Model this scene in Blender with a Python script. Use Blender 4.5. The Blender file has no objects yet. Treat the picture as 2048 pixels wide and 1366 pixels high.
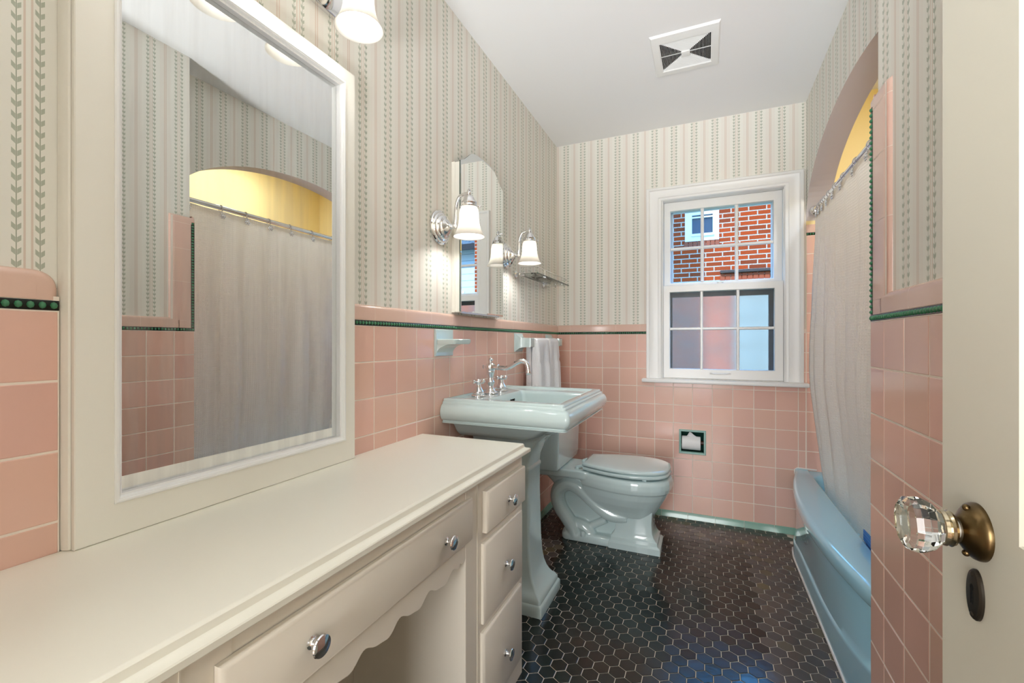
import bpy, bmesh, math, random
from mathutils import Vector, Matrix
random.seed(7)
PI = math.pi
sc = bpy.context.scene
C = bpy.data.collections.new('bathroom'); sc.collection.children.link(C)
ORG = {}

# ------------------------------------------------------------------ dimensions
P = .1095                       # wall tile pitch
XT, XW = -.927, -.9375          # left wall: tile face, paper face
YT, YW = 2.914, 2.9245          # back wall
XN, XNW = .364, .3745           # near right wall
XA = .512                       # arch wall
YE, YEW = 1.328, 1.312          # end of near wall (tile, plaster)
XS = 1.28                       # alcove far side
ZC = 2.415
ZB = 1.1278                     # underside of bead border
YF = -.22                       # wall with the doorway

# ------------------------------------------------------------------ materials
def nt(m): return m.node_tree.nodes, m.node_tree.links
def srgb(r, g, b):
    f = lambda c: (c/255/12.92) if c/255 <= .04045 else ((c/255+.055)/1.055)**2.4
    return (f(r), f(g), f(b), 1)
def mat(name, col, rough=.5, metal=0, spec=.5, bump=None, coat=0):
    m = bpy.data.materials.new(name); m.use_nodes = True
    N, L = nt(m); b = N['Principled BSDF']
    b.inputs['Base Color'].default_value = col
    b.inputs['Roughness'].default_value = rough
    b.inputs['Metallic'].default_value = metal
    b.inputs['Specular IOR Level'].default_value = spec
    b.inputs['Coat Weight'].default_value = coat
    if bump:
        sc_, st = bump
        tc = N.new('ShaderNodeTexCoord'); n = N.new('ShaderNodeTexNoise'); n.inputs['Scale'].default_value = sc_
        n.inputs['Detail'].default_value = 3
        bp = N.new('ShaderNodeBump'); bp.inputs['Strength'].default_value = st; bp.inputs['Distance'].default_value = .002
        L.new(tc.outputs['Object'], n.inputs['Vector']); L.new(n.outputs['Fac'], bp.inputs['Height']); L.new(bp.outputs['Normal'], b.inputs['Normal'])
    return m
class G:
    """small helper to write maths as nodes"""
    def __init__(s, m): s.N, s.L = nt(m)
    def put(s, sock, v):
        if hasattr(v, 'is_linked') or hasattr(v, 'links'): s.L.new(v, sock)
        else: sock.default_value = v
    def m(s, op, a, b=0.0, c=0.0):
        n = s.N.new('ShaderNodeMath'); n.operation = op
        for i, v in enumerate((a, b, c)): s.put(n.inputs[i], v)
        return n.outputs[0]
    def mix(s, f, a, b):
        n = s.N.new('ShaderNodeMix'); n.data_type = 'RGBA'
        s.put(n.inputs[0], f); s.put(n.inputs[6], a); s.put(n.inputs[7], b)
        return n.outputs[2]
    def uv(s):
        t = s.N.new('ShaderNodeUVMap'); x = s.N.new('ShaderNodeSeparateXYZ'); s.L.new(t.outputs[0], x.inputs[0])
        return x.outputs[0], x.outputs[1], t.outputs[0]
    def noise(s, vec, scale, detail=2):
        n = s.N.new('ShaderNodeTexNoise'); n.inputs['Scale'].default_value = scale; n.inputs['Detail'].default_value = detail
        s.L.new(vec, n.inputs['Vector']); return n.outputs['Fac']
    def obj(s): return s.N.new('ShaderNodeTexCoord').outputs['Object']
    def scale(s, vec, v):
        n = s.N.new('ShaderNodeMapping'); n.inputs['Scale'].default_value = v; s.L.new(vec, n.inputs['Vector']); return n.outputs[0]
    def bump(s, h, st, dist=.002):
        n = s.N.new('ShaderNodeBump'); n.inputs['Strength'].default_value = st; n.inputs['Distance'].default_value = dist
        s.L.new(h, n.inputs['Height']); return n.outputs[0]
    def cell(s, uvec):
        f = s.N.new('ShaderNodeVectorMath'); f.operation = 'FLOOR'; s.L.new(uvec, f.inputs[0])
        w = s.N.new('ShaderNodeTexWhiteNoise'); w.noise_dimensions = '3D'; s.L.new(f.outputs[0], w.inputs[0])
        return w.outputs['Value'], w.outputs['Color']
    def bsdf(s): return s.N['Principled BSDF']

def wallpaper():
    m = mat('striped_leaf_wallpaper', srgb(212, 206, 192), .55, spec=.3)
    g = G(m); u, v, _ = g.uv()
    # u in pattern repeats (0 = middle of a leaf pair), v in metres
    def strip(center, half):
        d = g.m('ABSOLUTE', g.m('SUBTRACT', g.m('FRACT', g.m('ADD', u, 1.5 - center)), .5))
        return g.m('LESS_THAN', d, half), d
    col = srgb(234, 232, 223)
    # broad faint band beside the pink lines
    k, _ = strip(.5, .20); col = g.mix(g.m('MULTIPLY', k, .35), col, srgb(230, 221, 212))
    k, _ = strip(.5, .05); col = g.mix(g.m('MULTIPLY', k, .3), col, srgb(224, 214, 204))
    for c in (.472, .528, -.036, .036):
        k, _ = strip(c, .0115); col = g.mix(g.m('MULTIPLY', k, .6), col, srgb(208, 182, 164))
    for c in (-.113, .113):
        k, d = strip(c, .052)
        ax = g.m('MULTIPLY', d, .1147)
        ph = g.m('FRACT', g.m('DIVIDE', g.m('SUBTRACT', v, g.m('MULTIPLY', ax, .95)), .0183))
        leaf = g.m('MULTIPLY', g.m('LESS_THAN', ph, .44), g.m('GREATER_THAN', ax, .0009))
        leaf = g.m('MULTIPLY', g.m('MULTIPLY', leaf, g.m('LESS_THAN', ax, .0054)), k)
        col = g.mix(g.m('MULTIPLY', leaf, .9), col, srgb(172, 179, 162))
        stem = g.m('MULTIPLY', g.m('LESS_THAN', ax, .0006), k)
        col = g.mix(stem, col, srgb(158, 164, 146))
    nz = g.noise(g.obj(), 1.3)
    hs = g.N.new('ShaderNodeHueSaturation'); g.L.new(col, hs.inputs['Color'])
    g.put(hs.inputs['Value'], g.m('ADD', g.m('MULTIPLY', nz, .08), .96))
    g.L.new(hs.outputs[0], g.bsdf().inputs['Base Color'])
    return m
def tile_mat(name, col, dv, dh, rough, bump=.06, spec=.5):
    m = mat(name, col, rough, spec=spec); g = G(m); u, v, vec = g.uv()
    r, rc = g.cell(vec)
    s = g.N.new('ShaderNodeSeparateColor'); g.L.new(rc, s.inputs[0])
    hs = g.N.new('ShaderNodeHueSaturation'); hs.inputs['Color'].default_value = col
    g.put(hs.inputs['Hue'], g.m('ADD', .5, g.m('MULTIPLY', g.m('SUBTRACT', s.outputs[0], .5), dh)))
    g.put(hs.inputs['Value'], g.m('ADD', 1.0, g.m('MULTIPLY', g.m('SUBTRACT', s.outputs[1], .5), dv)))
    g.L.new(hs.outputs[0], g.bsdf().inputs['Base Color'])
    g.L.new(g.bump(g.noise(g.obj(), 14, 2), bump), g.bsdf().inputs['Normal'])
    return m
def hex_mat(name, a, b, c_, rough):
    m = mat(name, a, rough, spec=.6); g = G(m); u, v, vec = g.uv()
    r, rc = g.cell(vec); s = g.N.new('ShaderNodeSeparateColor'); g.L.new(rc, s.inputs[0])
    col = g.mix(s.outputs[0], a, b)
    col = g.mix(g.m('MULTIPLY', g.m('GREATER_THAN', s.outputs[1], .8), s.outputs[2]), col, c_)
    g.L.new(col, g.bsdf().inputs['Base Color'])
    g.L.new(g.bump(g.noise(g.obj(), 35, 2), .2), g.bsdf().inputs['Normal'])
    g.put(g.bsdf().inputs['Roughness'], g.m('ADD', rough, g.m('MULTIPLY', s.outputs[1], .08)))
    return m
def mirror_mat(name, haze):
    m = mat(name, (.86, .88, .87, 1), .0, 1.0)
    if haze:
        g = G(m); b = g.bsdf()
        n1 = g.noise(g.scale(g.obj(), (1, 14, 1.1)), 2.2, 5)
        n2 = g.noise(g.scale(g.obj(), (1, 2, .8)), 2.0, 2)
        f = g.m('MULTIPLY', g.m('SUBTRACT', n1, .42), 1.6); f = g.m('MULTIPLY', f, n2)
        d = g.N.new('ShaderNodeBsdfDiffuse'); d.inputs['Color'].default_value = srgb(190, 188, 184)
        mx = g.N.new('ShaderNodeMixShader')
        ff = g.N.new('ShaderNodeClamp'); g.L.new(f, ff.inputs[0]); ff.inputs['Max'].default_value = .16
        g.L.new(ff.outputs[0], mx.inputs[0]); g.L.new(b.outputs[0], mx.inputs[1]); g.L.new(d.outputs[0], mx.inputs[2])
        g.L.new(mx.outputs[0], g.N['Material Output'].inputs[0])
    return m
def clear_pane_mat(name='clear_window_glass', ior=1.3):
    m = bpy.data.materials.new(name); m.use_nodes = True; g = G(m); g.N.remove(g.N['Principled BSDF'])
    t = g.N.new('ShaderNodeBsdfTransparent'); t.inputs[0].default_value = (.95, .97, .96, 1)
    gl = g.N.new('ShaderNodeBsdfGlossy'); gl.inputs['Roughness'].default_value = .01
    f = g.N.new('ShaderNodeFresnel'); f.inputs[0].default_value = ior
    mx = g.N.new('ShaderNodeMixShader'); g.L.new(f.outputs[0], mx.inputs[0]); g.L.new(t.outputs[0], mx.inputs[1]); g.L.new(gl.outputs[0], mx.inputs[2])
    g.L.new(mx.outputs[0], g.N['Material Output'].inputs[0]); return m
def frosted_pane_mat():
    m = bpy.data.materials.new('frosted_window_glass'); m.use_nodes = True; g = G(m); g.N.remove(g.N['Principled BSDF'])
    r = g.N.new('ShaderNodeBsdfRefraction'); r.inputs['IOR'].default_value = 1.2; r.inputs['Roughness'].default_value = .16
    r.inputs['Color'].default_value = (.95, .97, .96, 1)
    nb = g.bump(g.noise(g.obj(), 330, 2), .5, .0012); g.L.new(nb, r.inputs['Normal'])
    t = g.N.new('ShaderNodeBsdfTranslucent'); t.inputs[0].default_value = (.85, .9, .92, 1)
    gl = g.N.new('ShaderNodeBsdfGlossy'); gl.inputs['Roughness'].default_value = .3; g.L.new(nb, gl.inputs['Normal'])
    a = g.N.new('ShaderNodeMixShader'); a.inputs[0].default_value = .02; g.L.new(r.outputs[0], a.inputs[1]); g.L.new(t.outputs[0], a.inputs[2])
    b = g.N.new('ShaderNodeMixShader'); b.inputs[0].default_value = .025; g.L.new(a.outputs[0], b.inputs[1]); g.L.new(gl.outputs[0], b.inputs[2])
    g.L.new(b.outputs[0], g.N['Material Output'].inputs[0]); return m
def glass_mat(name, col, rough=0, ior=1.5):
    m = bpy.data.materials.new(name); m.use_nodes = True; g = G(m); g.N.remove(g.N['Principled BSDF'])
    r = g.N.new('ShaderNodeBsdfGlass'); r.inputs['Color'].default_value = col; r.inputs['Roughness'].default_value = rough; r.inputs['IOR'].default_value = ior
    g.L.new(r.outputs[0], g.N['Material Output'].inputs[0]); return m
def opal_mat():
    m = bpy.data.materials.new('opal_glass'); m.use_nodes = True; g = G(m); g.N.remove(g.N['Principled BSDF'])
    d = g.N.new('ShaderNodeBsdfDiffuse'); d.inputs[0].default_value = (.9, .88, .84, 1)
    t = g.N.new('ShaderNodeBsdfTranslucent'); t.inputs[0].default_value = (.90, .86, .79, 1)
    gl = g.N.new('ShaderNodeBsdfGlossy'); gl.inputs['Roughness'].default_value = .15
    a = g.N.new('ShaderNodeMixShader'); a.inputs[0].default_value = .55; g.L.new(d.outputs[0], a.inputs[1]); g.L.new(t.outputs[0], a.inputs[2])
    b = g.N.new('ShaderNodeMixShader'); b.inputs[0].default_value = .05; g.L.new(a.outputs[0], b.inputs[1]); g.L.new(gl.outputs[0], b.inputs[2])
    g.L.new(b.outputs[0], g.N['Material Output'].inputs[0]); return m
def emit_mat(name, col, s):
    m = bpy.data.materials.new(name); m.use_nodes = True; g = G(m); g.N.remove(g.N['Principled BSDF'])
    e = g.N.new('ShaderNodeEmission'); e.inputs[0].default_value = col; e.inputs[1].default_value = s
    g.L.new(e.outputs[0], g.N['Material Output'].inputs[0]); return m
def waffle_mat():
    m = bpy.data.materials.new('white_waffle_cloth'); m.use_nodes = True; g = G(m); g.N.remove(g.N['Principled BSDF'])
    u, v, vec = g.uv()
    a = g.m('ABSOLUTE', g.m('SUBTRACT', g.m('FRACT', g.m('DIVIDE', u, .0115)), .5))
    b = g.m('ABSOLUTE', g.m('SUBTRACT', g.m('FRACT', g.m('DIVIDE', v, .0115)), .5))
    h = g.m('POWER', g.m('MULTIPLY', g.m('MAXIMUM', a, b), 2.0), 2.0)
    nb = g.bump(h, .5, .003)
    d = g.N.new('ShaderNodeBsdfDiffuse'); d.inputs[0].default_value = srgb(246, 245, 242); g.L.new(nb, d.inputs['Normal'])
    t = g.N.new('ShaderNodeBsdfTranslucent'); t.inputs[0].default_value = srgb(244, 243, 240); g.L.new(nb, t.inputs['Normal'])
    mx = g.N.new('ShaderNodeMixShader'); mx.inputs[0].default_value = .3; g.L.new(d.outputs[0], mx.inputs[1]); g.L.new(t.outputs[0], mx.inputs[2])
    g.L.new(mx.outputs[0], g.N['Material Output'].inputs[0]); return m
def terry_mat():
    m = mat('white_terry_cloth', srgb(246, 246, 248), .95, spec=.1); g = G(m)
    g.L.new(g.bump(g.noise(g.obj(), 260, 3), .9, .004), g.bsdf().inputs['Normal']); return m
def mesh_mat():
    m = mat('blue_mesh_cloth', srgb(60, 130, 205), .8); g = G(m); u, v, vec = g.uv()
    a = g.m('ABSOLUTE', g.m('SUBTRACT', g.m('FRACT', g.m('DIVIDE', u, .011)), .5))
    b = g.m('ABSOLUTE', g.m('SUBTRACT', g.m('FRACT', g.m('DIVIDE', v, .011)), .5))
    k = g.m('GREATER_THAN', g.m('MAXIMUM', a, b), .4)
    g.L.new(g.mix(k, srgb(70, 140, 212), srgb(34, 96, 176)), g.bsdf().inputs['Base Color']); return m
def brick_mat():
    m = mat('red_brick', srgb(170, 90, 60), .9, spec=.15); g = G(m); u, v, vec = g.uv()
    t = g.N.new('ShaderNodeTexBrick'); g.L.new(vec, t.inputs['Vector'])
    t.inputs['Color1'].default_value = srgb(166, 66, 26); t.inputs['Color2'].default_value = srgb(92, 50, 32); t.inputs['Mortar'].default_value = srgb(184, 172, 156)
    t.inputs['Scale'].default_value = 1; t.inputs['Mortar Size'].default_value = .0085; t.inputs['Brick Width'].default_value = .232; t.inputs['Row Height'].default_value = .0715
    t.inputs['Bias'].default_value = -.35
    n = g.noise(g.scale(vec, (1, 2, 1)), 60, 4)
    col = g.mix(g.m('MULTIPLY', g.m('GREATER_THAN', n, .56), .45), t.outputs['Color'], srgb(140, 60, 30))
    g.L.new(col, g.bsdf().inputs['Base Color'])
    h = g.m('ADD', g.m('MULTIPLY', g.m('SUBTRACT', 1.0, t.outputs['Fac']), 1.0), g.m('MULTIPLY', n, .8))
    g.L.new(g.bump(h, .8, .012), g.bsdf().inputs['Normal']); return m
def siding_mat():
    m = mat('pale_blue_siding', srgb(190, 214, 228), .6); g = G(m); u, v, vec = g.uv()
    f = g.m('FRACT', g.m('DIVIDE', v, .16)); g.L.new(g.bump(g.m('SUBTRACT', 1.0, f), 1.0, .03), g.bsdf().inputs['Normal'])
    g.L.new(g.mix(g.m('LESS_THAN', f, .06), srgb(190, 214, 228), srgb(120, 142, 158)), g.bsdf().inputs['Base Color']); return m
def shingle_mat():
    m = mat('grey_shingles', srgb(96, 92, 90), .9); g = G(m); t = g.N.new('ShaderNodeTexBrick'); u, v, vec = g.uv(); g.L.new(vec, t.inputs['Vector'])
    t.inputs['Color1'].default_value = srgb(104, 98, 94); t.inputs['Color2'].default_value = srgb(78, 76, 76); t.inputs['Mortar'].default_value = srgb(48, 46, 46)
    t.inputs['Scale'].default_value = 1; t.inputs['Brick Width'].default_value = .3; t.inputs['Row Height'].default_value = .14
    g.L.new(t.outputs['Color'], g.bsdf().inputs['Base Color']); return m
def grass_mat():
    m = mat('lawn', srgb(96, 120, 70), .95); g = G(m)
    g.L.new(g.mix(g.noise(g.obj(), 3, 5), srgb(70, 96, 50), srgb(140, 150, 96)), g.bsdf().inputs['Base Color']); return m

M = dict(
    paper=wallpaper(),
    pink=tile_mat('pink_glazed_tile', srgb(228, 186, 170), .10, .012, .16),
    cap=tile_mat('pink_cap_tile', srgb(226, 192, 176), .05, .008, .14, .03),
    grout=mat('pale_grout', srgb(240, 228, 216), .9, spec=.1),
    mint=tile_mat('mint_glazed_tile', srgb(136, 176, 160), .10, .01, .16),
    hexd=hex_mat('black_green_hex_tile', srgb(12, 18, 15), srgb(20, 32, 28), srgb(34, 30, 20), .15),
    hexg=hex_mat('grey_brown_hex_tile', srgb(66, 66, 66), srgb(84, 76, 70), srgb(92, 84, 60), .16),
    fgrout=mat('floor_grout', srgb(226, 214, 200), .9, spec=.1),
    beadk=mat('black_border_glaze', srgb(14, 26, 22), .15),
    beadg=mat('green_bead_glaze', srgb(58, 122, 86), .1),
    ceil=mat('flat_white_ceiling', srgb(236, 236, 236), .9, spec=.15, bump=(90, .05)),
    white=mat('white_trim_paint', srgb(238, 238, 236), .32),
    cream=mat('cream_trim_paint', srgb(237, 234, 224), .35, bump=(40, .03)),
    vanity=mat('ivory_vanity_paint', srgb(228, 220, 206), .38, bump=(40, .03)),
    counter=mat('ivory_counter_paint', srgb(230, 227, 214), .3, bump=(18, .03)),
    dooror=mat('cream_door_paint', srgb(218, 214, 198), .35, bump=(30, .03)),
    porc=mat('celadon_porcelain', srgb(198, 216, 216), .08, coat=.3),
    tub=mat('sky_blue_enamel', srgb(176, 230, 253), .06, coat=.6),
    chrome=mat('polished_chrome', (.82, .82, .83, 1), .06, 1.0),
    steel=mat('brushed_nickel', (.55, .55, .57, 1), .22, 1.0),
    bronze=mat('aged_brass', srgb(104, 86, 58), .28, 1.0),
    dark=mat('dark_bronze', srgb(58, 52, 44), .4, .8),
    black=mat('black_void', (.008, .008, .008, 1), .8, spec=.1),
    yellow=mat('yellow_wall_paint', srgb(238, 220, 164), .6, spec=.3),
    lilac=mat('pale_arch_paint', srgb(206, 198, 196), .6, spec=.3),
    mirror=mirror_mat('hazy_mirror', True), mirror2=mirror_mat('clean_mirror', False),
    pane=clear_pane_mat(), shelf=clear_pane_mat('clear_shelf_glass', 1.12), frost=frosted_pane_mat(),
    kglass=glass_mat('cut_crystal', (.97, .98, .97, 1)), sglass=glass_mat('shelf_glass', (.86, .95, .91, 1)),
    edge=mat('green_glass_edge', srgb(40, 66, 58), .1),
    opal=opal_mat(), bulb=emit_mat('lit_bulb', (1, .99, .97, 1), 100), bulb2=emit_mat('lit_bulb_dim', (1, .99, .97, 1), 38),
    waffle=waffle_mat(), terry=terry_mat(), blue=mesh_mat(),
    brick=brick_mat(), siding=siding_mat(), shingle=shingle_mat(), grass=grass_mat(),
    extw=mat('white_exterior_paint', srgb(236, 238, 240), .5), slate=mat('dark_window_glass', srgb(46, 62, 78), .08),
    paper_roll=mat('white_tissue', srgb(240, 240, 240), .95, spec=.05),
    caulk=mat('white_caulk', srgb(232, 230, 228), .4),
    reveal_shade=mat('dark_reveal_shade', srgb(38, 36, 34), .5),
    hall=mat('white_hall_paint', srgb(226, 224, 218), .8), wood=mat('oak_hall_floor', srgb(150, 112, 76), .4),
)
# ------------------------------------------------------------------ mesh helpers
def B(): return bmesh.new()
def quad(bm, pts, uvs=None, mi=0):
    vs = [bm.verts.new(p) for p in pts]; f = bm.faces.new(vs); f.material_index = mi
    if uvs:
        l = bm.loops.layers.uv.verify()
        for lp, t in zip(f.loops, uvs): lp[l].uv = t
    return f
def box(bm, x0, y0, z0, x1, y1, z1, bev=0, seg=2, mi=0):
    r = bmesh.ops.create_cube(bm, size=1, matrix=Matrix.Translation(((x0+x1)/2, (y0+y1)/2, (z0+z1)/2)) @ Matrix.Diagonal((abs(x1-x0), abs(y1-y0), abs(z1-z0), 1)))
    fs = {f for v in r['verts'] for f in v.link_faces}
    for f in fs: f.material_index = mi
    if bev:
        es = {e for v in r['verts'] for e in v.link_edges}
        bmesh.ops.bevel(bm, geom=list(es), offset=bev, segments=seg, affect='EDGES', profile=.6, clamp_overlap=True)
def loft(bm, rings, closed=True, cap0=False, cap1=False, mi=0):
    vr = [[bm.verts.new(p) for p in r] for r in rings]
    n = len(vr[0])
    for a, b in zip(vr, vr[1:]):
        for i in range(n if closed else n-1):
            j = (i+1) % n
            f = bm.faces.new((a[i], a[j], b[j], b[i])); f.material_index = mi
    if cap0: bm.faces.new(vr[0][::-1]).material_index = mi
    if cap1: bm.faces.new(vr[-1]).material_index = mi
    return vr
def frame_of(d):
    d = d.normalized(); u = Vector((0, 0, 1)) if abs(d.z) < .95 else Vector((1, 0, 0))
    a = d.cross(u).normalized(); return a, a.cross(d).normalized()
def lathe(bm, prof, o, axis=(0, 0, 1), seg=24, mi=0, cap=True):
    """prof: (radius, height along axis)"""
    o = Vector(o); ax = Vector(axis).normalized(); a, b = frame_of(ax)
    rings = [[o + ax*h + (a*math.cos(2*PI*i/seg) + b*math.sin(2*PI*i/seg))*max(r, 1e-5) for i in range(seg)] for r, h in prof]
    loft(bm, rings, True, cap, cap, mi)
def tube(bm, pts, r, seg=12, mi=0, cap=True):
    pts = [Vector(p) for p in pts]; n = len(pts); rs = r if isinstance(r, (list, tuple)) else [r]*n
    d0 = (pts[1]-pts[0]).normalized(); a, b = frame_of(d0); rings = []
    for i in range(n):
        d = (pts[min(i+1, n-1)] - pts[max(i-1, 0)]).normalized()
        a = (a - d*a.dot(d)).normalized(); b = d.cross(a)
        rings.append([pts[i] + (a*math.cos(2*PI*k/seg) + b*math.sin(2*PI*k/seg))*rs[i] for k in range(seg)])
    loft(bm, rings, True, cap, cap, mi)
def smooth_path(pts, n=8):
    pts = [Vector(p) for p in pts]; out = []
    for i in range(len(pts)-1):
        p0, p1, p2, p3 = pts[max(i-1, 0)], pts[i], pts[i+1], pts[min(i+2, len(pts)-1)]
        for k in range(n):
            t = k/n
            out.append(.5*((2*p1) + (p2-p0)*t + (2*p0-5*p1+4*p2-p3)*t*t + (3*p1-p0-3*p2+p3)*t**3))
    return out + [pts[-1]]
def sphere(bm, c, r, seg=16, rings=10, sc3=(1, 1, 1), mi=0):
    rr = bmesh.ops.create_uvsphere(bm, u_segments=seg, v_segments=rings, radius=1, matrix=Matrix.Translation(c) @ Matrix.Diagonal((r*sc3[0], r*sc3[1], r*sc3[2], 1)))
    for v in rr['verts']:
        for f in v.link_faces: f.material_index = mi
def torus(bm, c, R, r, axis, seg=24, s2=8):
    c = Vector(c); a, b = frame_of(Vector(axis)); ax = Vector(axis).normalized()
    rings = []
    for i in range(seg+1):
        t = 2*PI*i/seg; d = a*math.cos(t)+b*math.sin(t)
        rings.append([c + d*(R + r*math.cos(2*PI*k/s2)) + ax*r*math.sin(2*PI*k/s2) for k in range(s2)])
    loft(bm, rings)
def rrect(x0, x1, y0, y1, z, r, n=5):
    """rounded rectangle ring; r one radius or (x0y0, x1y0, x1y1, x0y1)"""
    rs = r if isinstance(r, (list, tuple)) else (r,)*4; out = []
    for (cx, cy, rr, a0) in ((x0+rs[0], y0+rs[0], rs[0], PI), (x1-rs[1], y0+rs[1], rs[1], 1.5*PI), (x1-rs[2], y1-rs[2], rs[2], 0), (x0+rs[3], y1-rs[3], rs[3], .5*PI)):
        for k in range(n+1):
            t = a0 + k*PI/2/n; out.append((cx+rr*math.cos(t), cy+rr*math.sin(t), z))
    return out
def PL(plane, o, a, b, h):
    return {'X+': (o+h, a, b), 'X-': (o-h, a, b), 'Y-': (a, o-h, b), 'Y+': (a, o+h, b), 'Z-': (a, b, o-h), 'Z+': (a, b, o+h)}[plane]
def rect_rings(bm, plane, o, rings, cap0=False, cap1=False, mi=0):
    loft(bm, [[PL(plane, o, a, b, h) for a, b in ((a0, b0), (a1, b0), (a1, b1), (a0, b1))] for a0, a1, b0, b1, h in rings], True, cap0, cap1, mi)
def frame_moulding(bm, plane, o, a0, a1, b0, b1, prof, mi=0):
    """prof: (inset from the outer edge, height off the plane)"""
    rect_rings(bm, plane, o, [(a0+d, a1-d, b0+d, b1-d, h) for d, h in prof], mi=mi)
def prism(bm, poly, plane, o, h0, h1, mi=0):
    r0 = [PL(plane, o, a, b, h0) for a, b in poly]; r1 = [PL(plane, o, a, b, h1) for a, b in poly]
    loft(bm, [r0, r1], True, True, True, mi)
def holes_wall(bm, plane, o, a0, a1, b0, b1, holes, uvf=None, mi=0, h=0):
    As = sorted({a0, a1, *[v for q in holes for v in q[:2] if a0 < v < a1]}); Bs = sorted({b0, b1, *[v for q in holes for v in q[2:] if b0 < v < b1]})
    for x, X in zip(As, As[1:]):
        for y, Y in zip(Bs, Bs[1:]):
            cx, cy = (x+X)/2, (y+Y)/2
            if any(q[0] < cx < q[1] and q[2] < cy < q[3] for q in holes): continue
            ps = ((x, y), (X, y), (X, Y), (x, Y))
            quad(bm, [PL(plane, o, a, b, h) for a, b in ps], [uvf(a, b) for a, b in ps] if uvf else None, mi)
def obj(name, bm, m, parent=None, ang=35, flat=False, norm=True):
    if norm: bmesh.ops.recalc_face_normals(bm, faces=bm.faces)
    me = bpy.data.meshes.new(name); bm.to_mesh(me); bm.free()
    o = bpy.data.objects.new(name, me); C.objects.link(o)
    for x in (m if isinstance(m, (list, tuple)) else [m]): me.materials.append(M[x] if isinstance(x, str) else x)
    if not flat:
        me.shade_smooth(); me.set_sharp_from_angle(angle=math.radians(ang))
    if parent is not None:
        off = ORG.get(parent.name, Vector((0, 0, 0))); me.transform(Matrix.Translation(-off)); o.parent = parent; ORG[o.name] = off
    return o
def thing(name, label, cat, loc, group=None):
    o = bpy.data.objects.new(name, None); C.objects.link(o); o.location = loc; o.empty_display_size = .05
    ORG[o.name] = Vector(loc); return tag(o, label, cat, group)
def tag(o, label, cat, group=None):
    o['label'] = label; o['category'] = cat
    if group: o['group'] = group
    return o
def struct(o): o['kind'] = 'structure'; return o
def dup(root, loc, label, group=None):
    r = root.copy(); C.objects.link(r); r.location = loc; r['label'] = label
    if group: r['group'] = group
    for ch in list(root.children):
        c = ch.copy(); C.objects.link(c); c.parent = r
        for gch in ch.children:
            d = gch.copy(); C.objects.link(d); d.parent = c
    return r

# ------------------------------------------------------------------ tiling
def tile_piece(bm, plane, o, a0, a1, b0, b1, i, k, ca=P, cb=P, bev=(1, 1, 1, 1), gap=.0016, bw=.0015, dep=.002, tilt=.00025):
    """one glazed tile; bev flags: a0, a1, b0, b1 sides get a grout gap and a rounded edge"""
    g = [gap if f else 0 for f in bev]; w = [bw if f else 0 for f in bev]
    a0, a1, b0, b1 = a0+g[0], a1-g[1], b0+g[2], b1-g[3]
    if a1-a0 < .003 or b1-b0 < .003: return
    ti = [random.uniform(-tilt, tilt) for _ in range(3)]
    cx, cy = (a0+a1)/2, (b0+b1)/2
    def hz(a, b): return ti[0] + ti[1]*(a-cx)/(P/2) + ti[2]*(b-cy)/(P/2)
    outr = [(a0, b0), (a1, b0), (a1, b1), (a0, b1)]
    mid = [(a0+w[0]*.35, b0+w[2]*.35), (a1-w[1]*.35, b0+w[2]*.35), (a1-w[1]*.35, b1-w[3]*.35), (a0+w[0]*.35, b1-w[3]*.35)]
    inr = [(a0+w[0], b0+w[2]), (a1-w[1], b0+w[2]), (a1-w[1], b1-w[3]), (a0+w[0], b1-w[3])]
    uv = lambda a, b: (i+.5+(a-cx)*2, k+.5+(b-cy)*2)
    L = bm.loops.layers.uv.verify()
    rv = []
    for ring, h in ((outr, -dep), (mid, -dep*.3), (inr, 0)):
        rv.append([(bm.verts.new(PL(plane, o, a, b, h + (hz(a, b) if h > -dep else 0))), uv(a, b)) for a, b in ring])
    def fc(vs):
        f = bm.faces.new([v for v, _ in vs])
        for lp, (_, t) in zip(f.loops, vs): lp[L].uv = t
    for A, Bb in zip(rv, rv[1:]):
        for q in range(4): fc((A[q], A[(q+1) % 4], Bb[(q+1) % 4], Bb[q]))
    fc(rv[-1])
def tile_field(bm, plane, o, a_lo, a_hi, a_ph, b_lo, b_hi, b_ph, holes=()):
    i0 = math.floor((a_lo-a_ph)/P+1e-6); k0 = math.floor((b_lo-b_ph)/P+1e-6)
    i = i0
    while a_ph+i*P < a_hi-1e-6:
        k = k0
        while b_ph+k*P < b_hi-1e-6:
            r = (max(a_lo, a_ph+i*P), min(a_hi, a_ph+(i+1)*P), max(b_lo, b_ph+k*P), min(b_hi, b_ph+(k+1)*P))
            pieces = [(r, (1, 1, 1, 1))]
            for q in holes:
                nxt = []
                for (x0, x1, y0, y1), f in pieces:
                    if q[0] >= x1-1e-6 or q[1] <= x0+1e-6 or q[2] >= y1-1e-6 or q[3] <= y0+1e-6: nxt.append(((x0, x1, y0, y1), f)); continue
                    ya, yb = max(y0, q[2]), min(y1, q[3])
                    if q[2] > y0: nxt.append(((x0, x1, y0, ya), (f[0], f[1], f[2], 0)))
                    if q[3] < y1: nxt.append(((x0, x1, yb, y1), (f[0], f[1], 0, f[3])))
                    if q[0] > x0: nxt.append(((x0, q[0], ya, yb), (f[0], 0, 0 if q[2] > y0 else f[2], 0 if q[3] < y1 else f[3])))
                    if q[1] < x1: nxt.append(((q[1], x1, ya, yb), (0, f[1], 0 if q[2] > y0 else f[2], 0 if q[3] < y1 else f[3])))
                pieces = nxt
            sd = random.getstate()
            for rr, f in pieces: tile_piece(bm, plane, o, *rr, i, k, bev=f, tilt=.00025 if len(pieces) == 1 else 0)
            k += 1
        i += 1
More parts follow.
